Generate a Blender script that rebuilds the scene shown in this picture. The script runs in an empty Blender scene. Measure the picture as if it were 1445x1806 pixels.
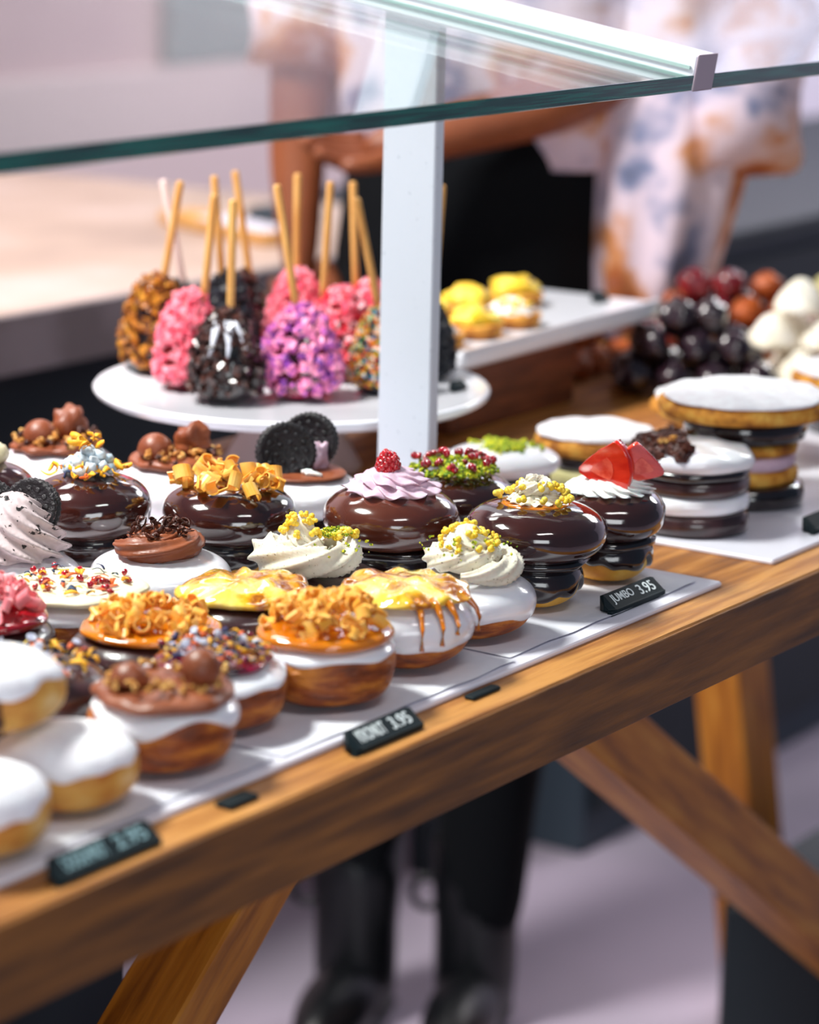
import bpy, math, random
from mathutils import Vector, Matrix, Euler, noise
PI = math.pi
S = bpy.context.scene
COL = S.collection

# ------------------------------------------------------------------ camera
TZ = 0.88                                   # table top height
HEAD, PITCH, ROLL = math.radians(34.2), math.radians(13.3), math.radians(1.2)
cam_d = bpy.data.cameras.new('camera'); cam = bpy.data.objects.new('camera', cam_d); COL.objects.link(cam)
F = Vector((math.cos(HEAD)*math.cos(PITCH), math.sin(HEAD)*math.cos(PITCH), -math.sin(PITCH)))
Rv = Vector((math.sin(HEAD), -math.cos(HEAD), 0)); Uv = Rv.cross(F)
Rc = Rv*math.cos(ROLL)+Uv*math.sin(ROLL); Uc = Uv*math.cos(ROLL)-Rv*math.sin(ROLL)
M = Matrix((Rc, Uc, -F)).transposed().to_4x4(); M.translation = Vector((0, -.894, 1.40))
cam.matrix_world = M
cam_d.sensor_fit = 'VERTICAL'; cam_d.sensor_height = 36; cam_d.sensor_width = 28.8
cam_d.lens = 5000/1806*36
cam_d.clip_start = .05; cam_d.clip_end = 60
cam_d.dof.use_dof = True; cam_d.dof.focus_distance = 1.93; cam_d.dof.aperture_fstop = 4.2
S.camera = cam

# ------------------------------------------------------------------ light
w = bpy.data.worlds.new('world'); S.world = w; w.use_nodes = True
bgn = w.node_tree.nodes['Background']; bgn.inputs[0].default_value = (.45, .68, 1.0, 1); bgn.inputs[1].default_value = .11
def area(name, loc, target, sx, sy, power, col=(1, 1, 1)):
    l = bpy.data.lights.new(name, 'AREA'); l.shape = 'RECTANGLE'; l.size = sx; l.size_y = sy; l.energy = power; l.color = col
    o = bpy.data.objects.new(name, l); COL.objects.link(o); o.location = loc
    o.rotation_euler = (Vector(target)-Vector(loc)).to_track_quat('-Z', 'Y').to_euler(); return o
area('ceiling_lamp_key', (1.05, 1.15, 2.75), (1.65, .2, .9), .60, .36, 76, (1, .96, .92))
area('ceiling_lamp_front', (.75, -1.0, 2.75), (1.5, .2, .9), .9, .25, 8, (1, .97, .95))
area('front_left_fill', (-1.2, -2.3, 1.35), (1.8, .2, .75), 1.6, 1.1, 23, (.93, .97, 1))  # added fill light from front left, brightens the beams and dough sides
area('ceiling_lamp_aisle', (2.9, 1.9, 2.75), (2.9, 1.9, 0), 1.6, .5, 19, (1, .93, .92))
area('ceiling_lamp_wall', (5.3, 1.6, 2.75), (5.6, 2.0, 1), 1.6, .8, 34, (.95, .93, 1))
area('table_leg_fill', (4.7, .35, 2.3), (2.5, .3, .4), .8, .5, 18, (1, .95, .95))  # added light from the right, aimed at the legs below the tabletop
S.view_settings.view_transform = 'Standard'; S.view_settings.look = 'None'
S.view_settings.exposure = .45; S.view_settings.gamma = 1; S.view_settings.use_curve_mapping = False

# ------------------------------------------------------------------ materials
def lin(c):
    return tuple((x/12.92 if x <= .04045 else ((x+.055)/1.055)**2.4) for x in c[:3])+(1,)
def hexc(h): return lin([int(h[i:i+2], 16)/255 for i in (0, 2, 4)])
def mat(name, c, c2=None, scale=60, rough=.5, bump=0, bscale=None, stretch=(1, 1, 1), coat=0, metal=0, spec=.5, detail=4,
        lo=.4, hi=.6, ramp=None, cells=False, sss=0, bdist=.002):
    m = bpy.data.materials.new(name); m.use_nodes = True; nt = m.node_tree; N = nt.nodes; L = nt.links
    b = N['Principled BSDF']; b.inputs['Roughness'].default_value = rough; b.inputs['Metallic'].default_value = metal
    b.inputs['Specular IOR Level'].default_value = spec; b.inputs['Coat Weight'].default_value = coat
    b.inputs['Coat Roughness'].default_value = .05
    if sss: b.inputs['Subsurface Weight'].default_value = sss; b.inputs['Subsurface Scale'].default_value = .006
    b.inputs['Base Color'].default_value = hexc(c)
    tc = N.new('ShaderNodeTexCoord'); mp = N.new('ShaderNodeMapping'); mp.inputs['Scale'].default_value = stretch
    L.new(tc.outputs['Object'], mp.inputs[0])
    if c2 or ramp:
        if cells:
            t = N.new('ShaderNodeTexVoronoi'); t.inputs['Scale'].default_value = scale
            sp = N.new('ShaderNodeSeparateColor'); L.new(t.outputs['Color'], sp.inputs[0]); fac = sp.outputs[0]
        else:
            t = N.new('ShaderNodeTexNoise'); t.inputs['Scale'].default_value = scale; t.inputs['Detail'].default_value = detail
            fac = t.outputs['Fac']
        L.new(mp.outputs[0], t.inputs['Vector'])
        r = N.new('ShaderNodeValToRGB'); e = r.color_ramp.elements
        if ramp:
            if cells: r.color_ramp.interpolation = 'CONSTANT'
            e[0].position = ramp[0][0]; e[0].color = hexc(ramp[0][1]); e[1].position = ramp[-1][0]; e[1].color = hexc(ramp[-1][1])
            for p, cc in ramp[1:-1]: q = e.new(p); q.color = hexc(cc)
        else:
            e[0].position = lo; e[0].color = hexc(c); e[1].position = hi; e[1].color = hexc(c2)
        L.new(fac, r.inputs[0]); L.new(r.outputs[0], b.inputs['Base Color'])
    if bump:
        t2 = N.new('ShaderNodeTexNoise'); t2.inputs['Scale'].default_value = bscale or scale*2; t2.inputs['Detail'].default_value = 3
        L.new(mp.outputs[0], t2.inputs['Vector'])
        bp = N.new('ShaderNodeBump'); bp.inputs['Strength'].default_value = bump; bp.inputs['Distance'].default_value = bdist
        L.new(t2.outputs['Fac'], bp.inputs['Height']); L.new(bp.outputs[0], b.inputs['Normal'])
    return m
m = {}
m['wood'] = mat('oak_wood', '9a5d24', ramp=[(.3, '6e3e14'), (.48, 'a2652a'), (.62, 'c88a45'), (.8, '87501c')], scale=9, stretch=(.6, 7, 7), rough=.5, bump=.35, bscale=60, detail=8)
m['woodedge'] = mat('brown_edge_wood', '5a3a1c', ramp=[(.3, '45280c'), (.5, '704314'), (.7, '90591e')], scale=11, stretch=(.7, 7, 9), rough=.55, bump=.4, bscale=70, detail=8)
m['wood_end'] = mat('leg_wood', 'a0622a', ramp=[(.3, '8a4c10'), (.5, 'c0741e'), (.7, 'd88f32')], scale=12, stretch=(6, 6, .7), rough=.5, bump=.3, bscale=60, detail=8)
m['wood_dark'] = mat('dark_wood_block', '5a2c16', '7d4426', scale=20, stretch=(.6, 5, 5), rough=.45, bump=.2)
m['tray'] = mat('white_tray', 'e6e2ee', rough=.35, spec=.5)
m['paper'] = mat('parchment', 'ecebf3', 'dedce8', scale=14, rough=.7, bump=.25, bscale=30, bdist=.003)
m['china'] = mat('white_china', 'e9ecf4', rough=.15, coat=.4)
m['pedestal'] = mat('pedestal_china', 'd9c8c8', rough=.35)
m['post'] = mat('painted_steel', 'cdd2de', 'a5acba', scale=160, lo=.66, hi=.75, rough=.45, bump=.05)
m['rail'] = mat('white_rail', 'dcdfe8', rough=.3)
m['railgroove'] = mat('rail_groove', '9db8b4', rough=.35)
m['cap'] = mat('rail_cap', 'ab9aa6', rough=.5)
m['glassedge'] = mat('green_glass_edge', '023634', '0c6a5e', scale=14, stretch=(1, 1, 40), rough=.08, coat=1)
m['plastic'] = mat('black_plastic', '06181e', rough=.6, spec=.25)
m['letter'] = mat('white_lettering', 'eef4f6', rough=.6)
m['letterblue'] = mat('grey_lettering', '93b3ba', rough=.6)
m['choc'] = mat('dark_chocolate_glaze', '2e130f', '411b14', scale=12, rough=.10, coat=1, spec=.7, bump=.25, bscale=28, bdist=.004)
m['choc2'] = mat('milk_chocolate_glaze', '4d2217', '61301f', scale=12, rough=.14, coat=1, spec=.6, bump=.25, bscale=25, bdist=.004)
m['chocflat'] = mat('satin_chocolate', '2c1a1c', '45282a', scale=40, rough=.28, coat=.5, bump=.25, bscale=90)
m['chocblack'] = mat('black_chocolate', '150c0e', '241416', scale=30, rough=.16, coat=.8, bump=.4, bscale=60)
m['white'] = mat('white_glaze', 'f0eef4', 'e3e0ea', scale=20, rough=.22, coat=.5, bump=.2, bscale=40, bdist=.003, sss=.1)
m['fried'] = mat('fried_dough', '7a3512', ramp=[(.32, '4e1d08'), (.48, '93440f'), (.66, 'd07c26')], scale=34, stretch=(1, 1, 3.2), rough=.55, bump=.9, bscale=90, bdist=.004)
m['dough'] = mat('golden_dough', 'd89a2c', ramp=[(.35, 'c0701a'), (.5, 'dd9f34'), (.66, 'efc56a')], scale=22, rough=.6, bump=.4, bscale=60)
m['berliner'] = mat('pale_golden_dough', 'd8a24c', ramp=[(.32, 'b86418'), (.5, 'dba24c'), (.68, 'f0d29a')], scale=24, stretch=(1, 1, 1.6), rough=.6, bump=.3, bscale=60)
m['sugar'] = mat('powdered_sugar', 'f6f3f8', 'efe8ee', scale=90, rough=.95, bump=.5, bscale=300)
m['caramel'] = mat('caramel', 'd47a10', 'b9600a', scale=20, rough=.08, coat=1, sss=.25)
m['curl'] = mat('caramel_curls', 'efa535', 'f9c468', scale=40, rough=.42, sss=.1)
m['curlpink'] = mat('pink_curls', 'f2808a', 'fba9ad', scale=40, rough=.45, sss=.1)
m['yellownut'] = mat('yellow_nuggets', 'eec01c', 'f7d750', scale=60, rough=.45)
m['green'] = mat('pistachio_crumbs', 'a9b818', ramp=[(0, '5f7f1c'), (.3, 'a6b41c'), (.6, 'd2ca26'), (.85, '8a9a20')], cells=True, scale=500, rough=.8)
m['cream'] = mat('vanilla_cream', 'e8dfcc', ramp=[(.0, 'e9e1cf'), (.69, 'ddd4c0'), (.73, '8f8066')], scale=420, detail=1, rough=.5, sss=.15, bump=.1, bscale=200)
m['whip'] = mat('whipped_cream', 'f2f1ee', rough=.5, sss=.2, bump=.1, bscale=100)
m['lilac'] = mat('lilac_cream', 'dcbfd0', 'd0aec2', scale=40, rough=.45, sss=.15, bump=.1, bscale=150)
m['choccream'] = mat('chocolate_cream', '7c3d22', '8f4c2c', scale=40, rough=.42, bump=.25, bscale=180)
m['cookiecream'] = mat('cookie_cream', 'cdbfc3', ramp=[(0, 'd2c4c7'), (.60, 'c4b3b4'), (.635, '1b1719')], scale=150, detail=5, rough=.6, bump=.3, bscale=150)
m['bluecream'] = mat('blue_white_cream', 'c6d6e0', ramp=[(.35, '8fa8b6'), (.55, 'd3e0e8')], scale=80, rough=.5, bump=.2)
m['custard'] = mat('burnt_custard', 'f4dd8e', ramp=[(.30, 'f8edb4'), (.43, 'f4d860'), (.50, 'eaa818'), (.57, '93430a'), (.62, 'e39a18'), (.72, 'f6dc70')], scale=30, detail=5, stretch=(1, 1, .4), rough=.07, coat=1, bump=.6, bscale=70, sss=.1, bdist=.004)
m['ivory'] = mat('ivory_cream', 'f3edcf', 'eee4bb', scale=30, rough=.35, coat=.2, bump=.4, bscale=50)
m['redjelly'] = mat('red_jelly', 'a80c1c', '6c0412', scale=40, rough=.08, coat=1, sss=.2)
m['berry'] = mat('berry_jam', '8c0a34', '2d0616', scale=60, rough=.12, coat=1)
m['pom'] = mat('pomegranate', 'b80824', '7c0418', scale=90, rough=.06, coat=1, sss=.2)
m['rasp'] = mat('raspberry', 'c01020', '8a0612', scale=90, rough=.15, coat=.8, bump=.5, bscale=300)
m['straw'] = mat('strawberry', 'd81808', ramp=[(.35, 'a80c06'), (.55, 'e02410'), (.75, 'f4532c')], scale=40, rough=.12, coat=1, sss=.2, bump=.3, bscale=160)
m['strawcut'] = mat('strawberry_flesh', 'e03018', ramp=[(.35, 'c81c0e'), (.6, 'e83a22'), (.8, 'f47c62')], scale=160, rough=.12, coat=1, stretch=(1, 1, .35))
m['strawcore'] = mat('strawberry_core', 'ee6048', 'd83822', scale=200, rough=.2, coat=.6)
m['seed'] = mat('strawberry_seed', '5a1408', rough=.4)
m['petaly'] = mat('yellow_petal', 'f2b418', 'e28a10', scale=120, rough=.6)
m['petalo'] = mat('orange_petal', 'e0661c', 'c8401c', scale=120, rough=.6)
m['petalb'] = mat('blue_petal', '1e3c54', '33285c', scale=120, rough=.6)
m['disc'] = mat('lilac_sugar_disc', 'aeb0c8', 'cfd0e0', scale=120, rough=.35)
m['crumb'] = mat('biscuit_crumbs', 'c98a3c', ramp=[(0, '8a5220'), (.35, 'c98838'), (.7, 'e4b468')], cells=True, scale=400, rough=.8)
m['choccrumb'] = mat('chocolate_shards', '37170f', '56281a', scale=200, rough=.4)
m['cookie'] = mat('black_cookie', '100c10', '1e1a20', scale=100, rough=.55, bump=.8, bscale=380)
m['biscuit'] = mat('golden_biscuit', 'c98228', ramp=[(.35, '8e4f12'), (.5, 'cd862a'), (.68, 'e6b050')], scale=60, rough=.8, bump=.8, bscale=170)
m['nutcoat'] = mat('toasted_nut_pieces', 'b8701a', ramp=[(0, '6b3a10'), (.25, 'b06a16'), (.6, 'd8962c'), (.85, '8a4a12')], cells=True, scale=210, rough=.5)
m['pinkcoat'] = mat('pink_popcorn_pieces', 'f07890', ramp=[(0, 'f46a80'), (.4, 'f890a0'), (.8, 'e8506c')], cells=True, scale=190, rough=.5)
m['redpink'] = mat('red_pink_pieces', 'e84c60', ramp=[(0, 'f2607a'), (.4, 'fa98a8'), (.65, 'd8283c'), (.88, 'fcc8d0')], cells=True, scale=190, rough=.5)
m['purplecoat'] = mat('pink_purple_pieces', 'e070b0', ramp=[(0, 'f088b8'), (.4, 'c060b8'), (.62, 'f8a0c0'), (.84, '7a3494')], cells=True, scale=200, rough=.5)
m['choccoat'] = mat('chocolate_flakes', '3a201a', ramp=[(0, '2a1412'), (.4, '4c2a22'), (.75, '1c0e0e')], cells=True, scale=200, rough=.3, coat=.4)
m['blackcoat'] = mat('black_sprinkle_pieces', '14161c', '202430', scale=200, rough=.5)
m['rainbow'] = mat('rainbow_sprinkles', 'e0a020', ramp=[(0, 'd88c18'), (.22, '2f8a50'), (.4, 'e8c030'), (.55, 'c83a30'), (.68, '2f78a0'), (.8, 'f0e0d0'), (.9, 'e07a20')], cells=True, scale=330, rough=.4)
m['flowermix'] = mat('dried_flower_mix', 'e0a020', ramp=[(0, 'e8b020'), (.3, '262a48'), (.5, 'b9b6d2'), (.66, 'f2c838'), (.8, '1c1420'), (.92, '9c3a2c')], cells=True, scale=330, rough=.4)
m['stick'] = mat('bamboo_stick', 'd8a45c', 'c88c44', scale=30, stretch=(4, 4, .6), rough=.6)
m['stickpink'] = mat('pale_stick', 'e8ccc4', rough=.6)
m['whitedrizzle'] = mat('white_drizzle', 'd8dce8', rough=.3)
m['orange'] = mat('orange_truffle', 'b2541a', '7a3210', scale=60, rough=.5, bump=.5, bscale=150)
m['redball'] = mat('dark_red_ball', '5c1420', '8c2426', scale=60, rough=.25, coat=.5)
m['ball'] = mat('dark_glossy_ball', '2a1822', '120a10', scale=40, rough=.22, coat=.6, bump=.2)
m['meringue'] = mat('white_meringue', 'f6f0e4', 'ebe2cc', scale=30, rough=.6, bump=.3, bscale=60)
m['paleyellow'] = mat('pale_yellow_pastry', 'd8cf96', 'c0b878', scale=30, rough=.6)
m['skin'] = mat('brown_skin', '8a4a28', '7a3e20', scale=12, rough=.5, sss=.05)
m['hair'] = mat('black_hair', '120d0c', rough=.5)
m['black'] = mat('black_cloth', '03060b', rough=.9, spec=.2)
m['boot'] = mat('black_leather', '06090e', rough=.4)
m['floral'] = mat('floral_fabric', 'd8c8d8', ramp=[(.28, '2c3650'), (.38, '7f86a6'), (.46, 'd6c6d6'), (.54, 'dcc8d2'), (.60, 'c88a5c'), (.67, '9c5020'), (.76, 'd8c0c8')], scale=10, detail=3, rough=.85)
m['eye'] = mat('eye_white', 'e8e4e0', rough=.2)
m['iris'] = mat('dark_iris', '1c0f08', rough=.2)
m['lip'] = mat('lip', '7a3428', rough=.4)
m['wall'] = mat('wall_paint', 'cdb4b4', 'bfa6aa', scale=1.2, rough=.9)
m['trim'] = mat('wall_trim_paint', 'd6c2c2', rough=.8)
m['wallwhite'] = mat('white_wall_paint', 'e4e0f2', rough=.9)
m['floor'] = mat('pale_floor_tile', 'b9adc0', 'a79fae', scale=1.5, rough=.28, spec=.5)
m['counter'] = mat('beige_stone', 'bda593', ramp=[(.3, 'a99284'), (.5, 'c2a998'), (.7, 'd0bbb2')], scale=4, rough=.4)
m['counteredge'] = mat('grey_stone_edge', '7c7274', '90868a', scale=12, rough=.5)
m['navy'] = mat('dark_navy_panel', '081820', rough=.6)
m['slate'] = mat('slate_panel', '2c3a46', rough=.6)
m['greyteal'] = mat('grey_green_box', '5e8482', rough=.5)

def glass_mat():
    g = bpy.data.materials.new('clear_glass'); g.use_nodes = True; nt = g.node_tree; N = nt.nodes; L = nt.links
    N.remove(N['Principled BSDF']); out = N['Material Output']
    t = N.new('ShaderNodeBsdfTransparent'); t.inputs[0].default_value = (.93, .975, .965, 1)
    gl = N.new('ShaderNodeBsdfGlossy'); gl.inputs['Roughness'].default_value = .03; gl.inputs[0].default_value = (1, 1, 1, 1)
    fr = N.new('ShaderNodeFresnel'); fr.inputs[0].default_value = 1.45
    mu = N.new('ShaderNodeMath'); mu.operation = 'MULTIPLY'; mu.inputs[1].default_value = .32
    mx = N.new('ShaderNodeMixShader'); L.new(fr.outputs[0], mu.inputs[0]); L.new(mu.outputs[0], mx.inputs[0]); L.new(t.outputs[0], mx.inputs[1]); L.new(gl.outputs[0], mx.inputs[2])
    L.new(mx.outputs[0], out.inputs[0]); return g
m['glass'] = glass_mat()

# ------------------------------------------------------------------ mesh helpers
def link(o, parent=None):
    COL.objects.link(o)
    if parent is not None: o.parent = parent
    return o
def mk(name, V, Fc, material, parent=None, smooth=True, loc=(0, 0, 0), rot=(0, 0, 0)):
    me = bpy.data.meshes.new(name); me.from_pydata([tuple(v) for v in V], [], Fc); me.update()
    mats = material if isinstance(material, list) else [material]
    for x in mats: me.materials.append(x)
    if smooth: me.polygons.foreach_set('use_smooth', [True]*len(me.polygons))
    o = bpy.data.objects.new(name, me); o.location = loc; o.rotation_euler = rot
    return link(o, parent)
def inst(name, src, parent, loc, rot=(0, 0, 0), sc=1, material=None):
    o = src.copy(); o.name = name; o.location = loc; o.rotation_euler = rot
    o.scale = (sc, sc, sc) if not hasattr(sc, '__len__') else sc
    COL.objects.link(o); o.parent = parent; return o
def thing(name, label, cat, loc=(0, 0, 0), rz=0, group=None):
    o = bpy.data.objects.new(name, None); o.empty_display_size = .02; link(o); o.location = loc; o.rotation_euler = (0, 0, rz)
    return tag(o, label, cat, group)
def tag(o, label, cat, group=None):
    o['label'] = label; o['category'] = cat
    if group: o['group'] = group
    return o
def stuff(o): o['kind'] = 'stuff'; return o
class MB:
    def __init__(s): s.V = []; s.F = []
    def add(s, V, Fc, T=None):
        n = len(s.V); s.V += [(T @ Vector(v)) if T else Vector(v) for v in V]; s.F += [tuple(i+n for i in f) for f in Fc]; return s
    def build(s, name, material, parent=None, smooth=True, **k): return mk(name, s.V, s.F, material, parent, smooth, **k)
def box(x0, x1, y0, y1, z0, z1, b=0):
    if b <= 0:
        V = [(x, y, z) for z in (z0, z1) for y in (y0, y1) for x in (x0, x1)]
        return V, [(0, 2, 3, 1), (4, 5, 7, 6), (0, 1, 5, 4), (2, 6, 7, 3), (0, 4, 6, 2), (1, 3, 7, 5)]
    V = []; 
    def ring(z, i): return [(x0+i+b, y0+i, z), (x1-i-b, y0+i, z), (x1-i, y0+i+b, z), (x1-i, y1-i-b, z), (x1-i-b, y1-i, z), (x0+i+b, y1-i, z), (x0+i, y1-i-b, z), (x0+i, y0+i+b, z)]
    rs = [ring(z0, b*.7), ring(z0+b, 0), ring(z1-b, 0), ring(z1, b*.7)]
    for r in rs: V += r
    Fc = [tuple(range(7, -1, -1)), tuple(range(24, 32))]
    for k in range(3):
        for i in range(8): j = (i+1) % 8; Fc.append((8*k+i, 8*k+j, 8*k+8+j, 8*k+8+i))
    return V, Fc
def mbox(name, x0, x1, y0, y1, z0, z1, material, parent=None, b=0, **k):
    V, Fc = box(x0, x1, y0, y1, z0, z1, b); return mk(name, V, Fc, material, parent, False, **k)
def rev(prof, seg=56, fn=None, capb=True, capt=True):
    """surface of revolution from (r,z) profile bottom->top; fn(r,z,theta,t)->(r,z)"""
    V = []; n = len(prof)
    for i, (r, z) in enumerate(prof):
        for j in range(seg):
            th = 2*PI*j/seg; rr, zz = fn(r, z, th, i/(n-1)) if fn else (r, z)
            V.append((rr*math.cos(th), rr*math.sin(th), zz))
    Fc = []
    for i in range(n-1):
        for j in range(seg):
            k = (j+1) % seg; Fc.append((i*seg+j, i*seg+k, (i+1)*seg+k, (i+1)*seg+j))
    if capb: Fc.append(tuple(range(seg-1, -1, -1)))
    if capt: Fc.append(tuple((n-1)*seg+j for j in range(seg)))
    return V, Fc
def sph(rx, ry, rz, seg=14, rings=8, c=(0, 0, 0), nz=0, seed=0):
    V = []; Fc = []
    V.append((c[0], c[1], c[2]-rz))
    for i in range(1, rings):
        ph = -PI/2+PI*i/rings
        for j in range(seg):
            th = 2*PI*j/seg; d = Vector((math.cos(ph)*math.cos(th), math.cos(ph)*math.sin(th), math.sin(ph)))
            k = 1+(nz*noise.noise(d*1.7+Vector((seed, 0, 0))) if nz else 0)
            V.append((c[0]+rx*d.x*k, c[1]+ry*d.y*k, c[2]+rz*d.z*k))
    V.append((c[0], c[1], c[2]+rz)); top = len(V)-1
    for j in range(seg):
        k = (j+1) % seg; Fc.append((0, 1+k, 1+j)); Fc.append((top, 1+(rings-2)*seg+j, 1+(rings-2)*seg+k))
        for i in range(rings-2): a = 1+i*seg; Fc.append((a+j, a+k, a+seg+k, a+seg+j))
    return V, Fc
def tube(pts, rad, seg=8, star=0, lobes=5, twist=0, flat=1.0):
    """sweep; rad number or list; star ridge depth; closed ends"""
    P = [Vector(p) for p in pts]; n = len(P); V = []; Fc = []
    up = Vector((0, 0, 1))
    for i in range(n):
        t = (P[min(i+1, n-1)]-P[max(i-1, 0)]).normalized()
        a = up.cross(t)
        if a.length < .05: a = Vector((1, 0, 0))
        a.normalize(); b = t.cross(a)
        r = rad[i] if hasattr(rad, '__len__') else rad
        for j in range(seg):
            th = 2*PI*j/seg
            rr = r*(1-star*(.5-.5*math.cos(lobes*(th+twist*i/n))) if star else 1)
            if star: rr = r*(1-star*abs(math.sin(lobes*(th+twist*i/n)/2)))
            V.append(P[i]+a*rr*math.cos(th)+b*rr*math.sin(th)*flat)
    for i in range(n-1):
        for j in range(seg): k = (j+1) % seg; Fc.append((i*seg+j, i*seg+k, (i+1)*seg+k, (i+1)*seg+j))
    Fc.append(tuple(range(seg-1, -1, -1))); Fc.append(tuple((n-1)*seg+j for j in range(seg)))
    return V, Fc
def se(c, p): return math.copysign(abs(c)**p, c)
def bun_pt(R, H, z0, n, ph, taper=0):
    r = R*abs(math.cos(ph))**(2/n); z = z0+H/2+H/2*se(math.sin(ph), 2/n)
    r *= 1-taper*(1-(z-z0)/H)
    return r, z
def wob(th, z, amp, seed): return 1+amp*noise.noise(Vector((math.cos(th)*1.3+seed, math.sin(th)*1.3, z*25)))
def bun(name, R, H, z0, material, parent, n=2.5, amp=.05, seed=0, taper=0, loc=(0, 0, 0)):
    prof = [bun_pt(R, H, z0, n, -PI/2+PI*(i+.3)/26.6, taper) for i in range(27)]
    V, Fc = rev(prof, 60, lambda r, z, th, t: (r*wob(th, z, amp, seed), z))
    return mk(name, V, Fc, material, parent, loc=loc)
def glaze(name, R, H, z0, material, parent, cover=-.1, var=.25, t=.0018, n=2.5, amp=.05, seed=0, taper=0, drips=9):
    V = []; Fc = []; seg = 72; K = 18
    for i in range(K+1):
        for j in range(seg):
            th = 2*PI*j/seg
            e = cover - var*(.5+.5*noise.noise(Vector((math.cos(th)*drips/4+seed*3.1, math.sin(th)*drips/4, 1.7)))*2)
            s = i/K; ph = PI/2-.03 - (PI/2-.03-e)*s
            r, z = bun_pt(R, H, z0, n, ph, taper); r *= wob(th, z, amp, seed)
            off = t*(1 if s < .93 else (1-s)/.07*1.0) - (.0006 if s >= 1 else 0)
            nx, nzv = math.cos(ph), math.sin(ph); r += off*nx; z += off*nzv
            V.append((r*math.cos(th), r*math.sin(th), z))
    for i in range(K):
        for j in range(seg): k = (j+1) % seg; Fc.append((i*seg+j, (i+1)*seg+j, (i+1)*seg+k, i*seg+k))
    Fc.append(tuple(range(seg)))
    return mk(name, V, Fc, material, parent)
def spiral(R0, R1, turns, z0, z1, n=90, a0=0, zpow=1):
    return [((R0+(R1-R0)*(i/n)**.8)*math.cos(a0+2*PI*turns*i/n), (R0+(R1-R0)*(i/n)**.8)*math.sin(a0+2*PI*turns*i/n), z0+(z1-z0)*(i/n)**zpow) for i in range(n+1)]
def rope(name, R0, R1, turns, z0, z1, rad, material, parent, star=.35, lobes=6, twist=12, a0=0, zpow=1.3, flat=1, taper=.55):
    pts = spiral(R0, R1, turns, z0, z1, 110, a0, zpow)
    rr = [rad*min(1, (i+3)/12)*(1-(1-taper)*i/110)*(1 if i < 104 else (111-i)/7) for i in range(111)]
    V, Fc = tube(pts, rr, 36, star, lobes, twist, flat)
    return mk(name, V, Fc, material, parent)
def ruffle(name, Rb, H, z0, material, parent, k=9, tw=3.2, a=.28, top=.12, seed=0, wave=.0, shape=.55):
    V = []; Fc = []; seg = 144; K = 26
    for i in range(K+1):
        s = i/K
        r0 = Rb*((1-s)**shape)*(.82+.18*math.sin(min(1, s*5)*PI/2))+Rb*top*(1-s)
        for j in range(seg):
            th = 2*PI*j/seg; u = k*(th+tw*s)/2
            q = 1-abs(math.sin(u)); r = r0*(1-a*(1-q**.8)*(1-s*.3))
            z = z0+H*s+wave*H*math.sin(k*th+2+seed)*(1-s)+.0006*noise.noise(Vector((th*3, s*9, seed)))
            V.append((r*math.cos(th), r*math.sin(th), z))
    for i in range(K):
        for j in range(seg): kk = (j+1) % seg; Fc.append((i*seg+j, i*seg+kk, (i+1)*seg+kk, (i+1)*seg+j))
    Fc.append(tuple(range(seg-1, -1, -1))); Fc.append(tuple(K*seg+j for j in range(seg)))
    return mk(name, V, Fc, material, parent)
def pancake(name, R, h, z0, material, parent, amp=.08, bumpy=.0015, seed=0, dome=.0, edge=.5, freq=60, loc=(0, 0, 0)):
    """irregular low disc of spread cream or caramel"""
    V = []; Fc = []; seg = 72; rings = [0.001, .2, .4, .58, .72, .84, .93, .985, 1.0, .97, .9]
    zs = [1, 1, 1, 1, 1, .98, .9, .7, .4, .08, 0]
    for q, (rr, zz) in enumerate(zip(rings, zs)):
        for j in range(seg):
            th = 2*PI*j/seg; k = 1+amp*noise.noise(Vector((math.cos(th)*2+seed, math.sin(th)*2, 3)))*(1 if q > 2 else 0)
            x, y = R*rr*k*math.cos(th), R*rr*k*math.sin(th)
            z = z0+h*zz+(dome*(1-rr*rr) if q < 9 else 0)+(bumpy*noise.noise(Vector((x*freq, y*freq, seed)))*zz)
            V.append((x, y, z))
    for i in range(len(rings)-1):
        for j in range(seg): k = (j+1) % seg; Fc.append((i*seg+j, (i+1)*seg+j, (i+1)*seg+k, i*seg+k))
    Fc.append(tuple(range(seg))); n = len(rings)-1; Fc.append(tuple(n*seg+j for j in range(seg-1, -1, -1)))
    return mk(name, V, Fc, material, parent, loc=loc)
def chunks(name, pts, size, material, parent, seed=0, jit=.5):
    """many small angular pieces in one mesh (uncountable crumbs)"""
    R = random.Random(seed); b = MB()
    base = box(-.5, .5, -.5, .5, -.5, .5)
    for p in pts:
        s = size*(1+R.uniform(-jit, jit))
        T = Matrix.Translation(Vector(p)) @ Euler((R.random()*6, R.random()*6, R.random()*6)).to_matrix().to_4x4() @ Matrix.Diagonal((s, s*R.uniform(.6, 1.2), s*R.uniform(.5, 1), 1))
        V = [Vector(v)*(1+R.uniform(-.25, .25)) for v in base[0]]; b.add(V, base[1], T)
    return stuff(b.build(name, material, parent, smooth=False))
def disc_pts(n, R, z, seed, dome=0, r0=0, lift=.002, cx=0, cy=0):
    rr = random.Random(seed); out = []
    for _ in range(n):
        a = rr.random()*2*PI; q = math.sqrt(r0*r0+(1-r0*r0)*rr.random()); out.append((cx+R*q*math.cos(a), cy+R*q*math.sin(a), z+dome*(1-q*q)+rr.random()*lift))
    return out

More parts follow.
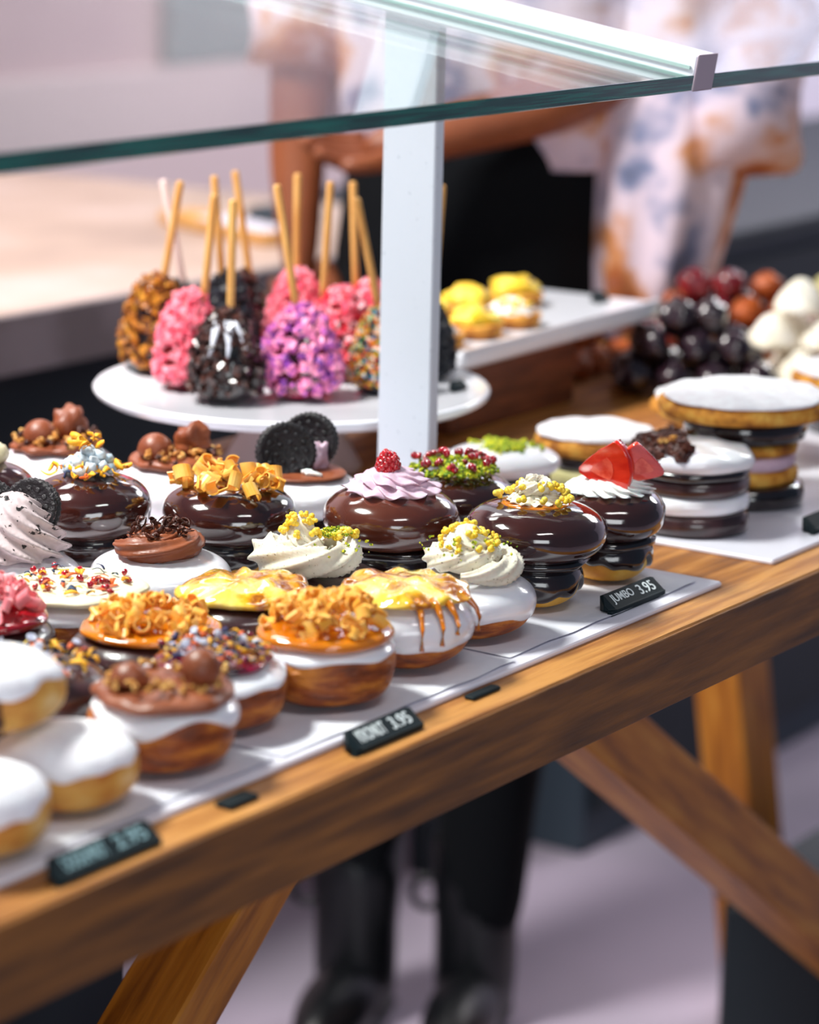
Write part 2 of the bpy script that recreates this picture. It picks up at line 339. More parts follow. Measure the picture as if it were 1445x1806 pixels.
# small shared topping meshes (first use is the original, later ones share its mesh)
def curl_mesh(seed):
    R = random.Random(seed); am = R.uniform(3.2, 5.4); r0 = R.uniform(.0020, .0030); wd = R.uniform(.007, .012); th = .0008
    V = []; Fc = []; n = 14
    for i in range(n+1):
        a = am*i/n; r = r0*(1+.12*a); sk = .0006*a
        for (rr, y) in ((r, -wd/2), (r, wd/2), (r+th, wd/2), (r+th, -wd/2)): V.append((rr*math.cos(a), y+sk, rr*math.sin(a)))
    for i in range(n):
        for j in range(4): k = (j+1) % 4; Fc.append((i*4+j, i*4+k, i*4+4+k, i*4+4+j))
    Fc.append((3, 2, 1, 0)); Fc.append(tuple(n*4+j for j in range(4))); return V, Fc
def shard_mesh(seed):
    R = random.Random(seed); V = []; Fc = []; n = 6; wd = .0022; L = R.uniform(.009, .014); th = .0009; bend = R.uniform(-.004, .004)
    for i in range(n+1):
        s = i/n; w_ = wd*(1-.5*abs(2*s-1)**2); x = L*(s-.5); z = bend*math.sin(s*PI)
        V += [(x, -w_, z), (x, w_, z+.0005), (x, w_, z+th), (x, -w_, z+th)]
    for i in range(n):
        for j in range(4): k = (j+1) % 4; Fc.append((i*4+j, i*4+k, i*4+4+k, i*4+4+j))
    Fc.append((3, 2, 1, 0)); Fc.append(tuple(n*4+j for j in range(4))); return V, Fc
def nugget_mesh(seed):
    R = random.Random(seed); b = MB()
    for _ in range(4): r = R.uniform(.0013, .0021); b.add(*sph(r, r, r, 10, 6, (R.uniform(-.0018, .0018), R.uniform(-.0018, .0018), R.uniform(-.001, .001))))
    return b.V, b.F
CACHE = {}
def piece(kind, matname, parent, name, loc, rot, sc=1):
    key = (kind[0].__name__, kind[1], matname)
    if key not in CACHE:
        V, Fc = kind[0](kind[1]); me = bpy.data.meshes.new(name); me.from_pydata([tuple(v) for v in V], [], Fc); me.materials.append(m[matname])
        me.polygons.foreach_set('use_smooth', [kind[0] is not curl_mesh]*len(me.polygons)); CACHE[key] = me
    o = bpy.data.objects.new(name, CACHE[key]); o.location = loc; o.rotation_euler = rot; o.scale = (sc,)*3 if not hasattr(sc, '__len__') else sc
    return link(o, parent)
def seed_mesh(s): return sph(.0024, .0018, .0017, 12, 8, (0, 0, 0), .25, s)
def disc_mesh(s): return rev([(.0002, 0), (.0028, 0), (.0031, .0005), (.0028, .001), (.0018, .0008), (.0002, .0008)], 16)
def scatter(parent, name, fn, mats, n, R, z, seed, dome=0, lift=.004, sc=(.8, 1.2), r0=0, flat=False, cx=0, cy=0, variants=4):
    rr = random.Random(seed)
    for i, p in enumerate(disc_pts(n, R, z, seed, dome, r0, lift, cx, cy)):
        rot = (rr.uniform(-.4, .4), rr.uniform(-.4, .4), rr.random()*6.3) if flat else (rr.random()*6.3, rr.uniform(-.9, .9), rr.random()*6.3)
        piece((fn, rr.randrange(variants)), rr.choice(mats), parent, name, p, rot, rr.uniform(*sc))

# ------------------------------------------------------------------ the room
def struct(o): o['kind'] = 'structure'; return o
struct(mbox('floor', -2, 6.2, -2.6, 3.2, -.05, 0, m['floor']))
struct(mbox('wall_back', -2, 6.2, 2.9, 3.0, 0, 2.9, m['wall']))
struct(mbox('wall_right', 6.1, 6.2, -2.6, 2.9, 0, 2.9, m['wallwhite']))
struct(mbox('trim_back', -2, 6.1, 2.86, 2.9,   .60, .935, m['trim'], b=.004))

# back counter: stone slab on a dark apron and legs, behind the staff aisle
t = thing('back_counter', 'beige stone-topped counter with a dark front in the blurred background at left', 'counter', (0, 0, 0))
mbox('countertop', .9, 3.25, 1.15, 2.3, .862, .90, [m['counter']], t, b=.004)
mbox('edge_band', .9, 3.25, 1.14, 1.15, .835, .90, m['counteredge'], t, b=.002)
mbox('front_panel', .95, 3.2, 1.17, 1.2, .40, .862, m['navy'], t)
for x in (1.0, 2.1, 3.1): mbox('leg', x, x+.06, 1.9, 1.96, 0, .862, m['navy'], t)
for x in (1.0, 3.1): mbox('leg', x, x+.06, 1.17, 1.2, 0, .4, m['navy'], t)
t = thing('low_cabinet', 'dark navy cabinet against the white wall at right, blurred', 'cabinet', (0, 0, 0))
mbox('body', 3.30, 5.6, 1.04, 1.75, .0, .83, m['slate'], t, b=.004)
mbox('cabinet_top', 3.28, 5.62, 1.02, 1.77, .83, .86, m['navy'], t, b=.004)
mbox('door', 3.32, 4.30, 1.03, 1.04, .06, .81, m['navy'], t, b=.002); mbox('door', 4.32, 5.30, 1.03, 1.04, .06, .81, m['navy'], t, b=.002)
t = thing('serving_board', 'pale wooden board lying on the beige counter behind the stick tops', 'board', (2.90, 1.37, .90), 1.22)
mbox('plank', -.13, .13, -.03, .03, 0, .016, m['stick'], t, b=.003)
mbox('sheet_of_paper', -.12, .04, -.025, .025, .016, .018, m['tray'], t)
t = mbox('card_reader', -.05, .05, -.03, .03, 0, .022, m['slate'], None, b=.006, loc=(3.04, 1.385, .90)); tag(t, 'small dark grey gadget on the counter beside the wooden board', 'gadget')
t = mbox('notice_panel', 4.62, 5.35, 2.868, 2.898, .94, 1.55, m['greyteal'], None, b=.004); tag(t, 'grey-green panel on the pink wall behind the glass, left of the person', 'wall panel')

# ------------------------------------------------------------------ table
X0, X1, YB = .15, 3.35, .63
t = thing('display_table', 'long solid oak display table with diagonal legs, carrying all the pastries', 'table', (0, 0, 0))
V, Fc = box(X0, X1, .0025, YB, TZ-.052, TZ, .0012); mk('tabletop', V, Fc, m['wood'], t, False)
V, Fc = box(X0, X1, 0, .0026, TZ-.0515, TZ-.0012, .0006); o = mk('front_strip', V, Fc, m['woodedge'], t, False); o['label'] = 'dark brown oak front edge'  # thin strip over the front face, darker brown than the tabletop
def beam(name, p0, p1, w_, d_, parent, material):
    p0, p1 = Vector(p0), Vector(p1); L = (p1-p0).length; V, Fc = box(-w_/2, w_/2, -d_/2, d_/2, 0, L, .002)
    o = mk(name, V, Fc, material, parent, False); z = (p1-p0).normalized(); y = Vector((0, 1, 0)); x = y.cross(z).normalized(); y = z.cross(x)
    R = Matrix((x, y, z)).transposed().to_4x4(); R.translation = p0; o.matrix_local = R; return o
beam('diagonal_leg', (.78, .31, 0), (1.765, .31, TZ-.053), .045, .062, t, m['wood_end'])
beam('diagonal_leg', (2.99, .31, 0), (1.80, .31, TZ-.053), .062, .062, t, m['wood_end'])
beam('upright_leg', (2.975, .585, 0), (2.76, .585, TZ-.053), .075, .06, t, m['wood_end'])
beam('upright_leg', (.5, .585, 0), (.72, .585, TZ-.053), .075, .06, t, m['wood_end'])
mbox('stretcher', .70, 2.77, .57, .60, TZ-.11, TZ-.053, m['wood_end'], t)
t = thing('storage_crate', 'black crate on the floor under the right end of the table', 'crate', (2.69, .36, 0))
mbox('body', 0, .85, 0, .14, 0, .25, m['navy'], t, b=.01); mbox('crate_lid', -.005, .86, -.005, .145, .25, .262, m['navy'], t, b=.005)
t = thing('waste_bin', 'black bin on the floor under the left end of the table', 'bin', (1.30, .41, 0))
mbox('body', -.30, .255, 0, .14, 0, .62, m['navy'], t, b=.01); mbox('bin_lid', -.305, .26, -.005, .145, .62, .64, m['navy'], t, b=.006)

# trays, parchment
tz = TZ+.004
t = mbox('serving_tray', .62, 1.770, .034, .605, TZ, tz, m['tray'], None, b=.0012); tag(t, 'long white serving tray under the doughnuts at the front left', 'tray')
t = mbox('serving_tray', 1.849, 2.44, .034, .34, TZ, tz, m['tray'], None, b=.0012); tag(t, 'white serving tray under the layered biscuit stacks at right', 'tray')
def sheet(name, x0, x1, y0, y1, label, seed, rz=0, z=.0005):
    V = []; Fc = []; n = 16
    for i in range(n+1):
        for j in range(n+1):
            x = x0+(x1-x0)*i/n; y = y0+(y1-y0)*j/n; e = (1 if i in (0, n) or j in (0, n) else 0)
            V.append((x+(.002*noise.noise(Vector((y*30, seed, 0))) if i in (0, n) else 0), y+(.002*noise.noise(Vector((x*30, seed, 5))) if j in (0, n) else 0), tz+z+e*.0007*(1+noise.noise(Vector((x*25, y*25, seed))))))
    for i in range(n):
        for j in range(n): a = i*(n+1)+j; Fc.append((a, a+n+1, a+n+2, a+1))
    k = len(V); V += [(v[0], v[1], v[2]-.0003) for v in V]; Fc += [tuple(k+i for i in reversed(f)) for f in Fc]
    o = mk(name, V, Fc, m['paper'], None); return tag(o, label, 'parchment')
sheet('parchment_sheet', .95, 1.245, .042, .56, 'white parchment sheet under the sugared doughnuts at far left', 1)
sheet('parchment_sheet', 1.25, 1.50, .040, .57, 'white parchment sheet under the caramel curl doughnuts', 2)
sheet('parchment_sheet', 1.505, 1.755, .047, .58, 'white parchment sheet under the two double-decker chocolate doughnuts', 3)
BZ = tz+.0014

# ------------------------------------------------------------------ price tags
def price_tag(x, y, label, s1, s2, L=.072, rz=0, z=tz+.0003, hgt=.0130, face=1, cat='price tag', lettermats=('letter', 'letter')):
    t = thing('price_tag', label, cat, (x, y, z), rz)
    a = math.radians(38); c, s = math.cos(a), math.sin(a)
    # cross section in (y,z): foot lip, inclined face, back
    sec = [(0, 0), (0, .0035), (.0015, .0040), (.0015+hgt*c, .004+hgt*s), (.004+hgt*c, .003+hgt*s), (.0075+hgt*c*.6, 0)]
    V = []; Fc = []; xs = [(0, .30), (.006, 1), (L-.003, 1), (L, .9)]
    for (xx, k) in xs:
        cy, cz = sec[3][0]*.4, sec[3][1]*.35
        for (yy, zz) in sec: V.append((xx, cy+(yy-cy)*k, max(0, cz+(zz-cz)*k) if k < 1 else zz))
    n = 6
    for i in range(3):
        for j in range(n): k = (j+1) % n; Fc.append((i*n+j, i*n+k, (i+1)*n+k, (i+1)*n+j))
    Fc.append(tuple(range(n))); Fc.append(tuple(3*n+j for j in range(n-1, -1, -1)))
    mk('holder', V, Fc, m['plastic'], t, False)
    mk('foot', [(-.001, .0, 0), (.007, .0, 0), (.007, .006, 0), (-.001, .004, 0), (.0, .001, .003), (.007, .001, .003), (.007, .005, .003), (.0, .004, .003)], [(3, 2, 1, 0), (4, 5, 6, 7), (0, 1, 5, 4), (1, 2, 6, 5), (2, 3, 7, 6), (3, 0, 4, 7)], m['plastic'], t, False)
    def txt(st, x0, x1, mm):
        cu = bpy.data.curves.new('lettering', 'FONT'); cu.body = st; cu.size = .01; cu.extrude = .00015; cu.offset = .00005
        tmp = bpy.data.objects.new('lettering', cu); COL.objects.link(tmp); bpy.context.view_layer.update()
        me = bpy.data.meshes.new_from_object(tmp.evaluated_get(bpy.context.evaluated_depsgraph_get())); bpy.data.objects.remove(tmp)
        xs_ = [v.co.x for v in me.vertices]; ys_ = [v.co.y for v in me.vertices]; mx, Mx, my, My = min(xs_), max(xs_), min(ys_), max(ys_)
        for v in me.vertices: v.co.x = (v.co.x-mx)/(Mx-mx)*(x1-x0)+x0; v.co.y = (v.co.y-my)/(My-my)*hgt*.66
        me.materials.clear(); me.materials.append(m[mm]); o = bpy.data.objects.new('lettering', me); link(o, t)
        o.rotation_euler = (a, 0, 0); o.location = (0, .0015+hgt*c*.17, .0040+hgt*s*.17+.0002)
    if s1: txt(s1, .010, L*.53, lettermats[0])
    if s2: txt(s2, L*.62, L-.007, lettermats[1])
    return t
price_tag(1.636, .047, 'black price tag reading JUMBO 3.95 on the tray edge', 'JUMBO', '3.95', L=.074)
price_tag(1.287, .014, 'black price tag reading KRONUT 3.95 at the front edge', 'KRONUT', '3.95', L=.070, z=TZ+.0003)
price_tag(1.022, .010, 'black price tag with blurred teal-grey lettering at the lower left corner', 'DOUGHNUT', '2.95', L=.082, z=TZ+.0003, lettermats=('letterblue', 'letterblue'))
o = mk('price_tag', *box(-.013, .013, -.006, .006, 0, .003, .001), m['plastic'], None, False, loc=(1.181, .020, TZ+.0002)); tag(o, 'black tag lying flat at the tray edge below the chocolate ball doughnut', 'price tag')
o = mk('price_tag', *box(-.016, .016, -.004, .004, 0, .0025, .001), m['plastic'], None, False, loc=(1.438, .025, TZ+.0002)); tag(o, 'black tag lying flat at the tray edge below the burnt custard doughnut', 'price tag')
price_tag(1.94, .045, 'black price tag at the right edge of the frame on the second tray', '', '', L=.07)

# ------------------------------------------------------------------ sneeze guard
GX = 1.79
t = thing('sneeze_guard_frame', 'white metal post with a sloping white rail that carries the glass shelf', 'frame', (GX, .326, TZ))
mbox('post', -.006, .006, -.0245, .0245, .002, .52, m['post'], t, b=.0012)
mbox('base_flange', -.0245, .0245, -.034, .034, 0, .004, m['post'], t, b=.001)
sl = math.atan2(.040, .250)
def railpt(Y): return 1.237+(Y-.075)*math.tan(sl)
r1 = mk('rail', *box(-.0135, .0135, 0, .52, -.0125, .0125, .0012), m['rail'], t, False); r1.location = (0, .078-.326, 1.2455-TZ); r1.rotation_euler = (sl, 0, 0)
for zz in (-.004, .003):
    g = mk('rail_groove', *box(-.0152, -.0138, .004, .51, zz-.0012, zz+.0012), m['railgroove'], r1, False)
g = mk('end_cap', *box(-.0142, .0142, -.0015, 0, -.0130, .0130, .0008), m['cap'], r1, False)
def glass_pane(x0, x1, label):
    tg = thing('glass_pane', label, 'glass', (0, .078, 1.2385), 0)
    pn = mk('pane', *box(x0, x1, .0012, .42, -.0045, .0045), m['glass'], tg, False); pn.rotation_euler = (sl, 0, 0)
    e = mk('polished_edge', *box(x0, x1, 0, .0012, -.0055, .0055, .0004), m['glassedge'], tg, False); e.rotation_euler = (sl, 0, 0)
    return tg
glass_pane(.55, GX-.0156, 'clear glass shelf with dark green edge left of the rail')
glass_pane(GX+.0145, 3.0, 'clear glass shelf with dark green edge right of the rail')

# ------------------------------------------------------------------ doughnut builders
def at_tray(name, label, x, y, rz=0, group=None, z=BZ): return thing(name, label, 'doughnut', (x, y, z), rz, group)
def jumbo(name, label, x, y, R=.049, rl=.031, H=.04, seed=1, choc='choc', rz=0, zt=.031, base='dough'):
    t = at_tray(name, label, x, y, rz)
    bun('base_bun', rl, .034, 0, m[base], t, n=2.6, amp=.06, seed=seed)
    glaze('chocolate_drip', rl, .034, 0, m['chocblack'], t, cover=.05, var=.75, t=.0035, n=2.6, amp=.06, seed=seed, drips=7)
    bun('glazed_bun', R, H, zt, m[choc], t, n=2.35, amp=.05, seed=seed+5)
    mk('glaze_foot', *rev([(rl*.9, zt-.004), (rl*1.02, zt-.003), (rl*1.12, zt), (R*.80, zt+.004), (R*.6, zt+.006)], 48, lambda r, z, th, s: (r*wob(th, z, .16, seed+2), z)), m['chocblack'], t)
    return t, zt+H
def kronut(name, label, x, y, R=.0475, H=.042, top='white', seed=1, cover=.45, var=.25, body='fried', taper=.16, rz=0, n=3.0, drips=8):
    t = at_tray(name, label, x, y, rz)
    bun('dough', R, H, 0, m[body], t, n=n, amp=.07, seed=seed, taper=taper)
    glaze('glaze', R, H, 0, m[top], t, cover=cover, var=var, t=.0022, n=n, amp=.07, seed=seed, taper=taper, drips=drips)
    return t, H+.002

# --- front row
t, h = kronut('custard_doughnut', 'white-glazed doughnut with burnt yellow custard and caramel drips', 1.451, .095, .0485, .047, seed=3, cover=-.10, var=.15, n=2.5)
pancake('custard', .043, .005, h-.003, m['custard'], t, .12, .005, 5, dome=.004, freq=85)
for k, a in enumerate((-2.30, -2.02, -1.78, -1.25)):
    L = (.022, .019, .012, .016)[k]; dr = Vector((math.cos(a), math.sin(a), 0)); R_ = .0485
    pts = [dr*.036+Vector((0, 0, h+.001)), dr*.042+Vector((0, 0, h-.002)), dr*(R_-.0005)+Vector((0, 0, h-.008)), dr*(R_+.002)+Vector((0, 0, h-.014)), dr*(R_+.001)+Vector((0, 0, h-.010-L*.8))]
    mk('caramel_drip', *tube(pts, [.003, .0026, .0016, .0013, .0017], 10), m['caramel'], t)

t, h = kronut('caramel_curl_doughnut', 'cream-coated doughnut with caramel disc and orange curls beside the KRONUT tag', 1.358, .090, .0485, .040, seed=11, cover=.55, var=.18)
pancake('caramel', .0425, .007, h-.003, m['caramel'], t, .05, .0008, 2)
scatter(t, 'caramel_curl', curl_mesh, ['curl'], 62, .037, h+.006, 21, dome=.012, lift=.004, variants=5)
scatter(t, 'caramel_shard', shard_mesh, ['curl'], 26, .034, h+.012, 22, dome=.010, lift=.003)

t, h = kronut('pistachio_cream_doughnut', 'white-glazed doughnut with vanilla cream swirl and yellow nuggets', 1.535, .102, .048, .040, seed=17, cover=-.05, var=.2, n=2.6)
rope('cream_swirl', .034, .012, 1.7, h+.005, h+.018, .0108, m['cream'], t, star=.34, lobes=6, twist=16, a0=3.6)
ruffle('cream_peak', .022, .018, h+.015, m['cream'], t, k=8, tw=2.5, a=.3, seed=3)
scatter(t, 'yellow_nugget', nugget_mesh, ['yellownut'], 34, .024, h+.017, 31, dome=.014, lift=.002)
chunks('pistachio_crumbs', disc_pts(60, .034, h+.015, 33, dome=.012), .0013, m['green'], t, 3)

t, h = jumbo('jumbo_cream_doughnut', 'double-decker chocolate doughnut with cream blossom and yellow nuggets', 1.628, .107, .0495, .032, .043, seed=7)
mk('caramel_ring', *rev([(.002, h-.004), (.024, h-.003), (.0245, h-.0018), (.023, h-.0008), (.002, h-.0006)], 40), m['caramel'], t)
ruffle('cream_blossom', .022, .008, h-.001, m['cream'], t, k=13, tw=1.0, a=.28, wave=.18)
rope('cream_swirl', .012, .003, 1.6, h+.007, h+.016, .0068, m['cream'], t, star=.4, lobes=6, twist=14)
rr = random.Random(5)
for k in range(26):
    a = rr.random()*6.28; q = rr.uniform(.008, .027); piece((nugget_mesh, k % 4), 'yellownut', t, 'yellow_nugget', (q*math.cos(a), q*math.sin(a), h+.017-q*.55), (rr.random()*6, 0, rr.random()*6), 1.15)

t, h = jumbo('jumbo_strawberry_doughnut', 'double-decker dark chocolate doughnut with whipped cream and strawberry halves', 1.722, .103, .0415, .0295, .041, seed=23, zt=.028)
ruffle('whipped_cream', .0335, .011, h-.004, m['whip'], t, k=15, tw=1.2, a=.30, shape=.35, wave=.06)
def sb_r(s): return .0128*(min(1, (s+.02)/.22)**.5)*max(.04, 1-max(0, s-.22)/.80)**.72
def strawberry_half(parent, loc, rot, sc=1.0):
    V = []; Fc = []; seg = 24; K = 14
    for i in range(K+1):
        s = i/K; r = sb_r(s)
        for j in range(seg):
            th = 2*PI*j/seg; y = r*math.sin(th)*.9; y = max(y, -.0018); V.append((r*math.cos(th), y, .026*(s-.5)))
    for i in range(K):
        for j in range(seg): k = (j+1) % seg; Fc.append((i*seg+j, i*seg+k, (i+1)*seg+k, (i+1)*seg+j))
    Fc.append(tuple(range(seg-1, -1, -1))); Fc.append(tuple(K*seg+j for j in range(seg)))
    o = mk('strawberry_half', V, Fc, m['straw'], parent); o.location = loc; o.rotation_euler = rot; o.scale = (sc,)*3
    for nm, kk, yy, mm in (('cut_face', .96, -.0021, 'strawcut'), ('pale_core', .42, -.0024, 'strawcore')):
        O = [(sb_r(q/14)*kk, yy, .026*(q/14-.5)*kk+(.001 if kk < .5 else 0)) for q in range(15)]; O += [(-x, y, z) for x, y, z in reversed(O)]
        n_ = len(O); mk(nm, O+[(x, y+.0006, z) for x, y, z in O], [tuple(range(n_)), tuple(range(2*n_-1, n_-1, -1))]+[(i, i+n_, (i+1) % n_+n_, (i+1) % n_) for i in range(n_)], m[mm], o, False)
    pts = []
    for i in range(2, 13):
        s = i/14; r = sb_r(s)
        for j in range(7): th = PI*(j+.5*(i % 2)+.3)/7; pts.append((r*math.cos(th), r*math.sin(th)*.9, .026*(s-.5)))
    b = MB()
    for p in pts: b.add(*sph(.0003, .0003, .0006, 6, 4, p))
    stuff(b.build('strawberry_seeds', m['seed'], o)); return o
HB = HEAD-PI/2
strawberry_half(t, (-.012, -.003, h+.0145), (-.45, -1.75, HB), 1.55)
strawberry_half(t, (.009, -.021, h+.0150), (-.5, 1.9, HB-.5), 1.25)
strawberry_half(t, (.012, .004, h+.013), (-.7, 1.4, HB+.5), 1.2)

def flower_top(t, z, R, seed, n=34, dome=.003):
    scatter(t, 'yellow_petal', shard_mesh, ['petaly', 'petaly', 'petalo'], n, R, z, seed, dome=dome, flat=True, sc=(.45, .9))
    scatter(t, 'blue_petal', shard_mesh, ['petalb'], n//2, R, z, seed+1, dome=dome, flat=True, sc=(.4, .8))
    scatter(t, 'sugar_disc', disc_mesh, ['disc'], n//3, R*.95, z+.002, seed+2, dome=dome, flat=False, sc=(.7, 1.15))
    chunks('flower_crumbs', disc_pts(160, R, z, seed+4, dome=dome), .0018, m['flowermix'], t, seed)
t, h = kronut('berry_doughnut', 'white-rimmed doughnut with berry jam and dried blossom topping beside the curls', 1.277, .112, .0475, .038, seed=31, cover=.48, var=.22)
pancake('berry_jam', .036, .004, h-.0015, m['berry'], t, .2, .001, 4)
flower_top(t, h+.0035, .033, 41, 40); scatter(t, 'dark_berry', seed_mesh, ['berry', 'petalb'], 40, .034, h+.004, 47, dome=.002, sc=(.8, 1.3))

t, h = kronut('chocolate_ball_doughnut', 'doughnut with chocolate spread, crumbs and two halved chocolate balls', 1.199, .087, .0465, .041, seed=37, cover=.75, var=.7, drips=5)
pancake('chocolate_spread', .0415, .006, h-.003, m['choccream'], t, .14, .003, 8, dome=.002)
scatter(t, 'biscuit_crumb', nugget_mesh, ['crumb'], 62, .034, h+.005, 51, dome=.002, r0=.1, sc=(.7, 1.2))
def choc_ball(parent, loc, rot=(0, 0, 0), r=.0115):
    prof = [(r*.0+.0003, 0), (r*.96, 0), (r*1.0, .0012)]+[(r*math.cos(a), .0012+r*math.sin(a)) for a in [PI/2*i/9 for i in range(1, 9)]]+[(.0004, r+.0012)]
    o = mk('chocolate_ball', *rev(prof, 28), m['choccream'], parent, loc=loc, rot=rot)
    mk('malt_centre', *rev([(.0003, -.0008), (r*.82, -.0006), (r*.84, .0004), (.0003, .0008)], 24), m['choccrumb'], o); return o
choc_ball(t, (-.016, .012, h+.005), (-.1, .1, 0), .0115); choc_ball(t, (.006, -.022, h+.0155), (1.25, .15, -.9), .0115)

def sugared(label, x, y, z, R, H, seed, hole_ang=None, cover=.34):
    t = thing('sugared_doughnut', label, 'doughnut', (x, y, z))
    bun('dough', R, H, 0, m['berliner'], t, n=2.35, amp=.07, seed=seed)
    glaze('powdered_sugar', R, H, 0, m['sugar'], t, cover=cover, var=.35, t=.0010, n=2.35, amp=.07, seed=seed, drips=7)
    if hole_ang is not None:
        a = hole_ang; mk('chocolate_filling', *sph(.0035, .0085, .0105, 16, 10, (0, 0, 0), .3, seed), m['choccrumb'], t, loc=(R*.97*math.cos(a), R*.97*math.sin(a), H*.38), rot=(0, 0, a))
    return t
sugared('sugar-topped round doughnut on the parchment beside the lower left black tag', 1.112, .084, BZ, .0400, .043, 3)
sugared('sugar-topped doughnut cut off by the left edge, lowest of the three', 1.028, .070, BZ, .037, .046, 5)
sugared('sugar-topped doughnut with a chocolate filling hole, at the left edge', 1.073, .165, BZ, .037, .043, 9)
sugared('upper sugar-topped doughnut with dark chocolate filling showing at its side', 1.090, .118, BZ+.0425, .0390, .043, 14, -2.45, cover=.36)
# --- second row
t, h = kronut('flower_chocolate_doughnut', 'chocolate-glazed doughnut with dried petals and sugar discs near the left edge', 1.205, .192, .0465, .036, top='chocflat', seed=43, cover=-.2, var=.2, body='chocblack')
flower_top(t, h+.001, .037, 61, 44)
t, h = kronut('caramel_curl_doughnut', 'chocolate-glazed doughnut with caramel and pale orange curls in the second row', 1.315, .192, .0505, .034, top='chocflat', seed=47, cover=-.25, var=.2, body='chocblack', taper=.05)
pancake('caramel', .044, .005, h-.002, m['caramel'], t, .06, .0008, 6)
scatter(t, 'caramel_curl', curl_mesh, ['curl'], 66, .037, h+.004, 71, dome=.008, lift=.004, variants=5)
t, h = kronut('custard_doughnut', 'chocolate-glazed doughnut with glossy burnt yellow custard in the second row', 1.411, .193, .049, .037, top='chocflat', seed=53, cover=-.3, var=.2, body='chocblack')
pancake('custard', .045, .006, h-.002, m['custard'], t, .14, .005, 15, dome=.005, freq=85)
t, h = kronut('cream_swirl_doughnut', 'chocolate-glazed doughnut with thick pale cream swirl, nuggets and pistachio', 1.507, .200, .0485, .034, top='chocflat', seed=59, cover=-.3, var=.2, body='chocblack', n=2.6)
rope('cream_swirl', .0365, .012, 1.6, h+.007, h+.014, .0135, m['cream'], t, star=.42, lobes=5, twist=13, a0=.9, taper=.7).location = (-.005, .006, 0)
ruffle('cream_peak', .0165, .022, h+.014, m['cream'], t, k=8, tw=2.0, a=.3).location = (-.010, .012, 0)
scatter(t, 'yellow_nugget', nugget_mesh, ['yellownut'], 26, .014, h+.022, 81, dome=.016, lift=.001, cx=-.010, cy=.012)
scatter(t, 'yellow_nugget', nugget_mesh, ['yellownut'], 16, .011, h+.019, 82, dome=.003, lift=.002, cx=.010, cy=-.009)
chunks('pistachio_crumbs', disc_pts(160, .012, h+.021, 83, dome=.002, cx=.010, cy=-.004)+disc_pts(60, .036, h+.013, 84, dome=.006), .0013, m['green'], t, 3)
t, h = jumbo('lilac_rosette_doughnut', 'milk chocolate doughnut with a lilac cream rosette and a raspberry', 1.608, .214, .0485, .034, .046, seed=61, choc='choc2', zt=.026)
ruffle('lilac_cream', .036, .010, h-.003, m['lilac'], t, k=11, tw=1.0, a=.20, wave=.22, shape=.4)
ruffle('lilac_cream', .027, .011, h+.003, m['lilac'], t, k=8, tw=1.8, a=.24, wave=.15, seed=2, shape=.45)
rb = MB(); R5 = random.Random(3)
for i in range(5):
    for j in range(9 if i < 4 else 3):
        a = 2*PI*j/9+i*.35; r = .0072*math.cos(i*.30); rb.add(*sph(.0026, .0026, .0026, 8, 6, (r*math.cos(a), r*math.sin(a), .004+i*.0028)))
rb.add(*sph(.006, .006, .009, 12, 8, (0, 0, .008)))
rb.build('raspberry', m['rasp'], t, loc=(-.003, .002, h+.010), rot=(.2, -.25, 0))
t, h = jumbo('rose_pistachio_doughnut', 'dark chocolate doughnut with crimson petals and pistachio crumbs by the post', 1.702, .224, .045, .032, .040, seed=67, zt=.025)
chunks('pistachio_crumbs', disc_pts(420, .033, h+.001, 91, dome=.006), .0022, m['green'], t, 4)
scatter(t, 'crimson_petal', seed_mesh, ['pom'], 34, .031, h+.005, 92, dome=.005, sc=(1.1, 1.9))
# --- third row
t, h = kronut('pink_curl_doughnut', 'chocolate-dipped doughnut with red jelly and pink curls at the left edge', 1.262, .285, .0475, .036, top='chocflat', seed=71, cover=-.2, var=.2, body='chocblack')
pancake('red_jelly', .042, .006, h-.002, m['redjelly'], t, .05, .001, 3)
scatter(t, 'pink_curl', curl_mesh, ['curlpink'], 75, .034, h+.006, 101, dome=.015, lift=.005, variants=5)
t, h = kronut('pomegranate_doughnut', 'doughnut with flat ivory icing, pomegranate seeds and dried petals', 1.357, .291, .0495, .034, seed=73, cover=.3, var=.3, taper=.1)
pancake('ivory_icing', .0475, .005, h-.0015, m['ivory'], t, .09, .0012, 9)
scatter(t, 'pomegranate_seed', seed_mesh, ['pom'], 20, .040, h+.005, 111, sc=(1.1, 1.5), lift=.001)
scatter(t, 'yellow_petal', shard_mesh, ['petaly', 'petaly', 'petalo'], 34, .034, h+.0045, 112, flat=True, sc=(.35, .8), lift=.002)
scatter(t, 'blue_petal', shard_mesh, ['petalb'], 16, .036, h+.0045, 113, flat=True, sc=(.4, .8), lift=.003)
t, h = kronut('chocolate_swirl_doughnut', 'white-glazed doughnut with a chocolate cream swirl and dark shavings', 1.462, .305, .0485, .037, seed=79, cover=-.4, var=.2, n=2.5, taper=.02)
rope('chocolate_cream', .030, .009, 1.7, h+.005, h+.010, .0105, m['choccream'], t, star=.32, lobes=6, twist=8, a0=2.2, flat=.9)
scatter(t, 'chocolate_shaving', shard_mesh, ['choccrumb'], 60, .023, h+.012, 121, dome=.004, lift=.006, sc=(.5, .95))
t, h = jumbo('caramel_curl_jumbo_doughnut', 'double-decker dark chocolate doughnut topped with loose caramel curls', 1.560, .322, .0475, .034, .045, seed=83, zt=.022)
scatter(t, 'caramel_curl', curl_mesh, ['curl'], 46, .037, h+.001, 131, dome=.004, lift=.004, variants=5, sc=(.9, 1.4))
t, h = jumbo('cookie_jumbo_doughnut', 'white-glazed doughnut with two black sandwich biscuits and white cream', 1.668, .338, .0465, .034, .034, seed=89, choc='white', zt=.020)
